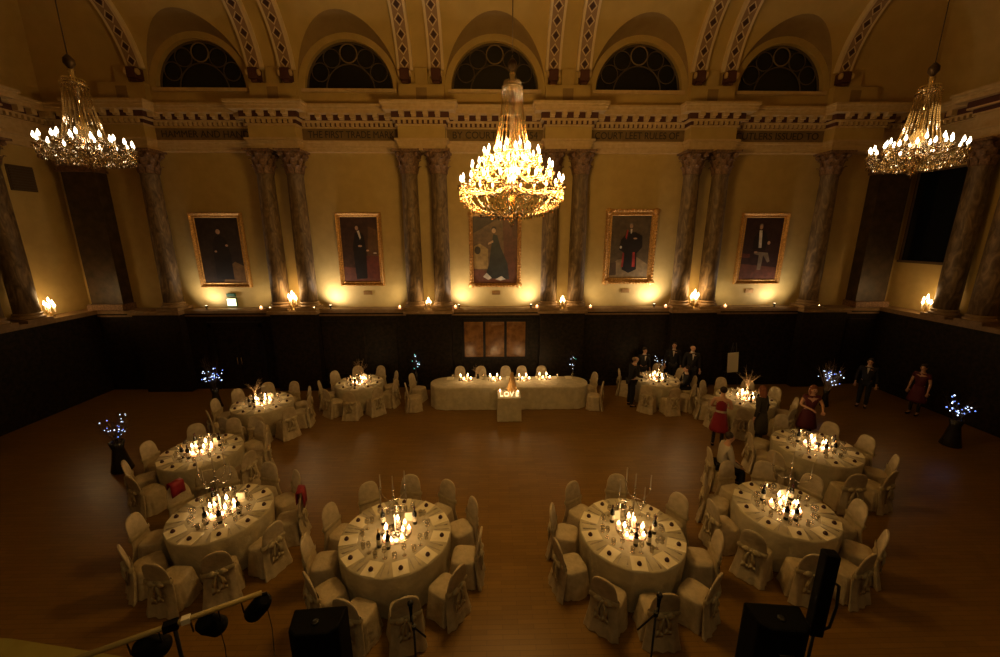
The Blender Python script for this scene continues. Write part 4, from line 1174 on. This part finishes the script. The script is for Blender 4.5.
# ------------------------------------------------------------------ people
def skin_mesh(name, nodes, edges, m, parent, root=0, sub=1):
    me = bpy.data.meshes.new(name); me.from_pydata([n[0] for n in nodes], edges, [])
    o = bpy.data.objects.new(name, me); COL.objects.link(o)
    sk = o.modifiers.new('skin','SKIN'); sk.use_smooth_shade = True
    if not me.skin_vertices: 
        bpy.context.view_layer.objects.active = o
    sv = me.skin_vertices[0].data if me.skin_vertices else None
    if sv is None:
        raise RuntimeError('skin layer')
    for i, n in enumerate(nodes):
        rr = n[1] if isinstance(n[1], tuple) else (n[1], n[1])
        sv[i].radius = rr; sv[i].use_root = (i == root)
    ss = o.modifiers.new('sub','SUBSURF'); ss.levels = ss.render_levels = sub
    dg = bpy.context.evaluated_depsgraph_get(); dg.update()
    ev = o.evaluated_get(dg); nm = bpy.data.meshes.new_from_object(ev)
    o.modifiers.clear(); o.data = nm; bpy.data.meshes.remove(me)
    nm.materials.clear(); nm.materials.append(m)
    for p in nm.polygons: p.use_smooth = True
    adopt(o, parent); return o
class G:
    def __init__(s): s.n = []; s.e = []
    def add(s, p, r, par=None):
        s.n.append((tuple(p), r)); i = len(s.n)-1
        if par is not None: s.e.append((par, i))
        return i
def person(loc, rz, lab, outfit, hairm, hair_kind, scale=1.0, lean=0, arms=None, seated=False, female=False, legpose=None, headturn=0):
    r = empty('person', loc, rz, lab, 'person'); V = Vector
    hip = .92 if not seated else .56
    lm = Matrix.Rotation(-lean,3,'X')       # lean forward (+y)
    def U(x,y,z): v = lm @ V((x,y,z-.92)); return V((v.x,v.y,v.z+hip))*scale
    def Lg(x,y,z): return V((x,y,z))*scale
    sw = .17 if female else .195
    J = {}
    J['pel'] = U(0,0,.92); J['wai'] = U(0,0,1.10); J['che'] = U(0,0,1.30); J['nb'] = U(0,-.01,1.44); J['nk'] = U(0,.0,1.50); J['jaw'] = U(0,.025,1.575); J['sk'] = U(0,.005,1.64); J['tp'] = U(0,-.0,1.70)
    arms = arms or {}
    for s_, k_ in ((-1,'L'),(1,'R')):
        J['sh'+k_] = U(s_*sw,0,1.40)
        e,w = arms.get(k_, ((s_*(sw+.06),-.02,1.12),(s_*(sw+.07),.06,.88)))
        J['el'+k_] = U(*e); J['wr'+k_] = U(*w)
        if seated:
            J['hi'+k_] = Lg(s_*.09,0,.55); J['kn'+k_] = Lg(s_*.11,.42,.53); J['an'+k_] = Lg(s_*.11,.44,.10); J['to'+k_] = Lg(s_*.12,.58,.035)
        else:
            lp = (legpose or {}).get(k_, (0,0))
            J['hi'+k_] = Lg(s_*.09,0,.88); J['kn'+k_] = Lg(s_*.10,.03+lp[0],.49); J['an'+k_] = Lg(s_*.10,lp[1]-.01,.09); J['to'+k_] = Lg(s_*.115,lp[1]+.14,.035)
    c = scale
    g = G(); i0 = g.add(J['pel'], (.13*c,.095*c)); i1 = g.add(J['wai'], (.115*c,.085*c), i0); i2 = g.add(J['che'], (.14*c,.10*c), i1)
    i3 = g.add(J['nb'], (.08*c,.07*c), i2); i4 = g.add(J['nk'], .052*c, i3); i5 = g.add(J['jaw'], (.062*c,.075*c), i4); i6 = g.add(J['sk'], (.076*c,.092*c), i5); i7 = g.add(J['tp'], (.05*c,.06*c), i6)
    nose = J['jaw']+ (J['sk']-J['jaw'])*.45 + (lm@V((0,.1,0)))*c; g.add(nose, .013*c, i6)
    for s_, k_ in ((-1,'L'),(1,'R')):
        g.add(J['sk']+V((s_*.085*c,-.01*c,-.03*c)), .014*c, i6)
        a = g.add(J['sh'+k_], .058*c, i2); b_ = g.add(J['el'+k_], .040*c, a); w = g.add(J['wr'+k_], .026*c, b_)
        d = (J['wr'+k_]-J['el'+k_]).normalized(); side = d.cross(V((0,0,1)))
        side = side.normalized() if side.length > .2 else V((0,1,0)); nn = d.cross(side)
        pm_ = g.add(J['wr'+k_]+d*.055*c, (.036*c,.016*c), w)
        for fi, (off, ln) in enumerate(((-.03,.065),(-.01,.078),(.01,.072),(.03,.055))):
            k1 = g.add(J['wr'+k_]+d*.10*c+side*off*c, .0095*c, pm_); k2 = g.add(J['wr'+k_]+(d*(.10+ln*.5)+side*off*1.1+nn*.012)*c, .0088*c, k1); g.add(J['wr'+k_]+(d*(.10+ln*.9)+side*off*1.1+nn*.035)*c, .0075*c, k2)
        t1 = g.add(J['wr'+k_]+(d*.05+side*-.045+nn*.01)*c, .011*c, pm_); g.add(J['wr'+k_]+(d*.085+side*-.062+nn*.025)*c, .0095*c, t1)
        h = g.add(J['hi'+k_], .085*c, i0); kk = g.add(J['kn'+k_], .055*c, h); an = g.add(J['an'+k_], .036*c, kk); g.add(J['to'+k_], (.032*c,.026*c), an)
    skin_mesh('body', g.n, g.e, M['skin'] if outfit != 'tights' else M['skin'], r, 0, 1)
    # eyes
    for s_ in (-1,1):
        b = MB(); b.ball(J['sk']+(lm@V((s_*.03,.082,-.012)))*c, .011*c, 8, 5); b.build('eye', M['eye'], r)
    b = MB(); b.ball(J['jaw']+(lm@V((0,.068,-.002)))*c, .018*c, 8, 4, (1,.4,.35)); b.build('mouth', M['red'] if female else M['skin'], r)
    # hair
    b = MB(); rot = Matrix.Translation(J['sk']) @ Matrix.Rotation(-lean,4,'X')
    def hs(cx,cy,cz,rx,ry,rz_): b.rings([[(cx*c+rx*c*sin(pi*k/8)*cos(TAU*i/14)+1e-5*i, cy*c+ry*c*sin(pi*k/8)*sin(TAU*i/14), cz*c-rz_*c*cos(pi*k/8)) for i in range(14)] for k in range(9)], (False,False), True, True, rot)
    if hair_kind == 'short': hs(0,-.028,.022,.086,.088,.088)
    elif hair_kind == 'balding': hs(0,-.055,-.025,.084,.062,.06)
    elif hair_kind == 'long': hs(0,-.022,.018,.092,.094,.094); hs(0,-.06,-.10,.088,.06,.16); hs(-.07,-.02,-.09,.03,.05,.12); hs(.07,-.02,-.09,.03,.05,.12)
    elif hair_kind == 'bun': hs(0,-.022,.018,.09,.092,.09); hs(0,-.10,.05,.05,.05,.05)
    b.build('hair', hairm, r)
    # clothes
    def torso(m, name, k=1.16, sleeves='long', low=.86):
        g = G(); a0 = g.add(U(0,0,low), (.15*c*k/1.1,.115*c*k/1.1)); a1 = g.add(J['wai'], (.118*c*k,.095*c*k), a0); a2 = g.add(J['che'], (.145*c*k,.108*c*k), a1); g.add(U(0,-.01,1.425), (.085*c*k,.075*c*k), a2)
        if sleeves:
            for k_ in 'LR':
                s1 = g.add(J['sh'+k_], .066*c*k, a2)
                if sleeves == 'long':
                    s2 = g.add(J['el'+k_], .048*c*k, s1); g.add(J['el'+k_]+(J['wr'+k_]-J['el'+k_])*.93, .037*c*k, s2)
                elif sleeves == 'short': g.add(J['sh'+k_]+(J['el'+k_]-J['sh'+k_])*.5, .052*c*k, s1)
        return skin_mesh(name, g.n, g.e, m, r, 0, 1)
    def legs(m, name, k=1.2, cut=1.0):
        if name == 'tights':
            for k_ in 'LR':
                g = G(); a = g.add(J['kn'+k_]*.7+J['hi'+k_]*.3, .058*c); bb = g.add(J['kn'+k_], .058*c, a); g.add(J['an'+k_], .042*c, bb)
                skin_mesh(name, g.n, g.e, m, r, 0, 1)
            return
        g = G(); a0 = g.add(J['pel'] if not seated else Lg(0,0,.57), (.14*c,.115*c))
        for k_ in 'LR':
            h = g.add(J['hi'+k_], .092*c*1.06, a0); kk = g.add(J['kn'+k_], .062*c*k, h); an = g.add(J['an'+k_]+V((0,0,.0)), .048*c*k, kk)
        return skin_mesh(name, g.n, g.e, m, r, 0, 1)
    def shoes(m):
        for k_ in 'LR':
            g = G(); a = g.add(J['an'+k_]+V((0,-.03,-.035)), (.044*c,.042*c)); bb = g.add(J['an'+k_]+V((0,.06,-.045)), (.045*c,.036*c), a); g.add(J['to'+k_]+V((0,.03,0)), (.04*c,.028*c), bb)
            o = skin_mesh('shoe', g.n, g.e, m, r, 0, 1)
            mz = min(v.co.z for v in o.data.vertices)
            for v in o.data.vertices: v.co.z = max(v.co.z, .002)
    def skirt(m, z0, z1, r0, r1, name='skirt'):
        b = MB(); n = 40; rg = []
        for q in range(8):
            f = q/7; z = z0+(z1-z0)*f; rr = (r0+(r1-r0)*f**.8)
            cen = (U(0,0,z) if z > .9 else U(0,0,.92)+Vector((0,0,(z-.92)*c)))
            rg.append([(cen.x+rr*c*(1+.04*f*sin(i*TAU/n*7))*cos(TAU*i/n), cen.y+rr*.78*c*(1+.04*f*sin(i*TAU/n*7))*sin(TAU*i/n), cen.z) for i in range(n)])
        b.rings(rg, (False,True)); return b.build(name, m, r)
    if outfit == 'suit':
        torso(M['suit'], 'jacket'); legs(M['suit'], 'trousers'); shoes(M['black'])
        b = MB(); rotc = Matrix.Rotation(-lean,4,'X')
        cb = U(0,.118,1.34); b.prism([(-.035*c,.09*c),(.035*c,.09*c),(0,-.12*c)], -.006, .008, M=Matrix.Translation(cb)@rotc@RX(pi/2)); b.build('shirt_front', M['shirt'], r)
        b = MB(); b.lathe([(.062*c,-.015*c),(.060*c,.03*c)], n=16, caps=(False,False), M=Matrix.Translation(J['nk']+V((0,0,-.03*c)))); b.build('shirt_collar', M['shirt'], r)
    elif outfit == 'red_dress':
        torso(M['red'], 'bodice', 1.1, None, .9); skirt(M['red'], 1.02, .50, .135, .235); legs(M['tights'], 'tights', 1.05); shoes(M['black'])
        b = MB(); b.lathe([(.140*c,-.03*c),(.142*c,.03*c)], n=24, sy=.8, caps=(False,False), M=Matrix.Translation(J['wai']+V((0,0,-.03)))); b.build('belt', M['pale'], r)
    elif outfit == 'maroon_dress':
        torso(M['maroon'], 'bodice', 1.1, 'short', .9); skirt(M['maroon'], 1.02, .48, .135, .25); legs(M['tights'], 'tights', 1.05); shoes(M['black'])
    elif outfit == 'dark_dress':
        torso(M['olive'], 'bodice', 1.12, 'long', .9); skirt(M['olive'], 1.02, .42, .14, .24); legs(M['tights'], 'tights', 1.05); shoes(M['black'])
    elif outfit == 'pale_top':
        torso(M['pale'], 'blouse', 1.2, 'long', .9); legs(M['suit'], 'trousers'); shoes(M['black'])
    return r
person((4.36,12.1,0), R(-82), 'person in black suit standing left of the rear right table, arm reaching over it', 'suit', M['hairgrey'], 'balding', 1.0, .12,
       {'L':((-.24,.08,1.16),(-.16,.32,1.12)),'R':((.24,.06,1.14),(.15,.30,1.08))})
person((6.84,13.22,0), R(170), 'person in black suit standing right of the rear right table, facing the hall', 'suit', M['hairgrey'], 'balding', 1.02)
person((6.40,13.70,0), R(160), 'person in black suit half hidden, standing behind the suited person near the back wall', 'suit', M['hairdark'], 'short', 1.0)
person((5.32,13.68,0), R(185), 'person in black suit and white shirt standing behind the rear right table', 'suit', M['hairdark'], 'short', .9, .1)
person((5.80,9.5,0), R(-30), 'person in crimson dress and black tights standing left of the third right table', 'red_dress', M['hairdark'], 'bun', .97, .05,
       {'L':((-.25,.05,1.16),(-.10,.20,1.10)),'R':((.25,.03,1.15),(.12,.22,1.12))}, female=True)
person((6.93,9.55,0), R(28), 'person with auburn hair in a dark dress standing between two right side tables', 'dark_dress', M['hairred'], 'long', .96, .12, female=True)
person((8.30,9.72,0), R(165), 'person with auburn hair in maroon dress standing behind the second right table', 'maroon_dress', M['hairred'], 'long', .95, .1,
       {'L':((-.27,.08,1.18),(-.18,.3,1.14)),'R':((.27,.08,1.18),(.12,.28,1.16))}, female=True)
person((11.9,11.9,0), R(130), 'person in dark clothes standing in the shade left of two beside the right wall', 'suit', M['hairdark'], 'short', .95)
person((13.0,11.3,0), R(110), 'person in dark red clothes standing in the shade near the right wall', 'maroon_dress', M['hairdark'], 'bun', .95, female=True)
x,y,rz = 4.90,7.80,R(-100)
place_chair(x, y, rz+pi/2, 'white covered chair standing loose between the two right front tables, a person on it', 'covered chairs round the front outer-right table')
person((x,y,0), rz, 'dark haired person in pale blouse seated on loose chair behind front outer-right table', 'pale_top', M['hairdark'], 'short', .97, .15,
       {'L':((-.22,.12,1.12),(-.14,.34,1.02)),'R':((.22,.12,1.12),(.14,.34,1.02))}, seated=True, female=True)
x,y,rz = chairpos('rear right table', 3)
person((x,y,0), rz, 'person with dark hair seated on the right side of the rear right table', 'suit', M['hairdark'], 'short', .92, .05,
       {'L':((-.22,.12,1.12),(-.14,.34,1.04)),'R':((.22,.12,1.12),(.14,.34,1.04))}, seated=True)

# ------------------------------------------------------------------ stage equipment in front of the gallery
ZST = .8
b = MB(); b.box(-4.2,6.0,YF+.02,3.3,0,ZST-.02); b.mi=1; b.box(-4.25,6.05,YF+.02,3.35,ZST-.02,ZST)
tag(b.build('stage_platform', [M['black'],M['stage']]), 'dark low stage platform in front of the gallery below the frame', 'stage')
b = MB(); b.prism([(-9.5,2.5),(-4.26,2.5),(-4.26,3.66),(-5.9,3.92),(-9.5,4.05)], .72, .8); b.prism([(-9.4,2.6),(-4.3,2.6),(-4.3,3.55),(-5.9,3.76),(-9.4,3.8)], 0, .72)
tag(b.build('stage_extension', M['platform']), 'pale yellowish stage edge at the bottom left corner of the photo', 'stage')

def pa_speaker(loc, rz, lab, tilt=0):
    r = empty('loudspeaker', loc, rz, lab, 'loudspeaker', 'large loudspeakers on the stage')
    b = MB(); b.prism([(-.25,.14),(.25,.14),(.22,-.08),(.14,-.14),(-.14,-.14),(-.22,-.08)], 0, .74); b.build('cabinet', M['black'], r, bevel=.02)
    b = MB(); b.box(-.235,.235,.14,.152,.03,.71); b.build('grille', M['blackcloth'], r)
    b = MB(); b.lathe([(.03,.0),(.032,.012),(.012,.014)], (0,-.02,.74), 14); b.build('badge', M['steel'], r)
    b = MB(); b.tube([(-.06,-.14,.5),(-.06,-.165,.5),(.06,-.165,.5),(.06,-.14,.5)], .01); b.build('handle', M['steel'], r)
    return r
def tripod(loc, h, lab, grp=None, rz=0):
    r = empty('tripod_stand', loc, rz, lab, 'stand', grp)
    b = MB(); b.tube([(0,0,.1),(0,0,h*.6)], .02, 10); b.tube([(0,0,h*.55),(0,0,h)], .015, 10); b.build('pole', M['steel'], r)
    for i in range(3):
        a = TAU*i/3+.5
        b = MB(); b.tube([(0,0,.38),(.42*cos(a),.42*sin(a),.012)], .011, 6); b.tube([(0,0,.14),(.22*cos(a),.22*sin(a),.2)], .007, 6); b.build('leg', M['steel'], r)
    b = MB(); b.lathe([(.03,0),(.032,.05),(.02,.06)], (0,0,.36), 10); b.build('collar', M['black'], r)
    return r
pa_speaker((-1.76,3.0,1.30), R(4), 'large black loudspeaker on stand at the bottom of the photo, left of centre')
tripod((-1.76,3.0,ZST), .50, 'tripod stand carrying the left large loudspeaker', 'loudspeaker tripods')
pa_speaker((2.47,2.88,1.38), R(-6), 'large black loudspeaker on stand at the bottom of the photo, right of centre')
tripod((2.47,2.88,ZST), .58, 'tripod stand carrying the right large loudspeaker', 'loudspeaker tripods')
r = empty('column_speaker', (3.02,3.08,1.68), R(-12), 'slim tall black column loudspeaker standing right of the large one', 'loudspeaker')
b = MB(); b.box(-.06,.06,-.05,.06,0,.93); b.build('cabinet', M['black'], r, bevel=.015)
b = MB(); b.box(-.053,.053,.06,.066,.02,.91); b.build('grille', M['blackcloth'], r)
b = MB(); b.tube([(.06,0,.62),(.12,.0,.58),(.14,0,.35),(.12,0,.1),(.06,0,.05)], .014); b.build('bracket', M['steel'], r)
tripod((3.02,3.08,ZST), .88, 'tripod stand under the slim column loudspeaker')

def mic_stand(loc, rz, h, lab, boom):
    r = empty('microphone_stand', loc, rz, lab, 'microphone stand', 'microphone stands')
    b = MB(); b.tube([(0,0,.05),(0,0,h)], .010, 8); b.build('pole', M['steel'], r)
    b = MB(); b.tube([boom[0], (0,0,h), boom[1]], .008, 8); b.lathe([(.02,-.02),(.02,.02)], (0,0,h), 10, M=T(0,0,0)); b.build('boom_arm', M['steel'], r)
    for i in range(3):
        a = TAU*i/3; b = MB(); b.tube([(0,0,.22),(.3*cos(a),.3*sin(a),.012)], .008, 6); b.build('leg', M['steel'], r)
    e = Vector(boom[1]); d = (e-Vector((0,0,h))).normalized()
    m_ = empty('microphone', Vector(loc)+Matrix.Rotation(rz,3,'Z')@e, rz, 'black microphone clipped to '+lab, 'microphone', 'microphones on stands')
    b = MB(); b.tube([(0,0,-.08),(0,-.0,.02),(0,0,.09)], [.011,.014,.019], 10); b.build('handle', M['black'], m_)
    b = MB(); b.ball((0,0,.115), .028, 10, 7); b.build('grille_head', M['steel'], m_)
    return r
mic_stand((-.83,2.84,ZST), 0, 1.33, 'the stand in front of the front inner-left table', ((.10,.0,1.22),(-.03,.05,1.42)))
mic_stand((1.30,2.82,ZST), 0, 1.45, 'the stand in front of the front inner-right table', ((-.16,-.02,1.30),(.03,.03,1.50)))

lb = tripod((-2.74,2.68,ZST), 1.6, 'black tripod carrying the bar of stage lamps, bottom left')
bar = empty('lamp_bar', (-2.74,2.68,2.40), R(27), 'pale yellow metal bar carrying stage lamps, bottom left of the photo', 'lamp bar')
b = MB(); b.tube([(-.60,0,0),(.62,0,0)], .022, 10); b.build('bar_tube', M['yellowbar'], bar)
b = MB(); b.box(.05,.11,-.026,.026,-.026,.026); b.build('joint_block', M['lilac'] if False else M['card'], bar)
b = MB(); b.box(-.07,.03,-.03,.03,-.04,.03); b.build('clamp', M['black'], bar)
bpy.context.view_layer.update()
for x, tl_, w in ((-.20,-.5,'lowest of the three'),(.20,-.35,'middle of the three'),(.56,.5,'highest of the three')):
    p_ = bar.matrix_world @ Vector((x,0,0))
    l_ = empty('stage_lamp', p_, R(30), 'black can shaped stage lamp hanging from the yellow bar, '+w, 'stage lamp', 'stage lamps on the bar'); l_.scale = (.8,.8,.8)
    Mt = T(.03,.03,-.19)@RY(tl_)@RX(.5)
    b = MB(); b.lathe([(.05,.16),(.085,.13),(.1,.05),(.1,-.16),(.095,-.16),(.09,.02),(.001,.04)], n=20, caps=(True,False), M=Mt); b.build('lamp_housing', M['black'], l_)
    b = MB(); b.tube([(-.11,0,-.17),(-.12,0,-.02),(0,0,-.0),(.12,0,-.02),(.13,0,-.17)], .009, 6); b.build('yoke', M['steel'], l_)
    b = MB(); b.tube([(.0,.05,-.02),(.1,.02,-.2),(.12,-.02,-.5),(.1,0,-.9)], .005, 6); b.build('cable', M['cable'], l_)

# ------------------------------------------------------------------ camera, world
cam = bpy.data.cameras.new('camera'); co = bpy.data.objects.new('camera', cam); COL.objects.link(co)
cam.sensor_fit = 'HORIZONTAL'; cam.sensor_width = 36; cam.lens = 36*400/1000; cam.clip_end = 200
co.location = (-.125, 0, 5.5)
co.rotation_euler = (R(90-13.275), R(0.04), R(-1.14))
sc.camera = co
w = bpy.data.worlds.new('world'); sc.world = w; w.use_nodes = True
w.node_tree.nodes['Background'].inputs[0].default_value = (.02,.015,.01,1); w.node_tree.nodes['Background'].inputs[1].default_value = .05
sc.view_settings.view_transform = 'Standard'; sc.view_settings.look = 'None'; sc.view_settings.gamma = 1; sc.view_settings.use_curve_mapping = False
sc.view_settings.exposure = 0
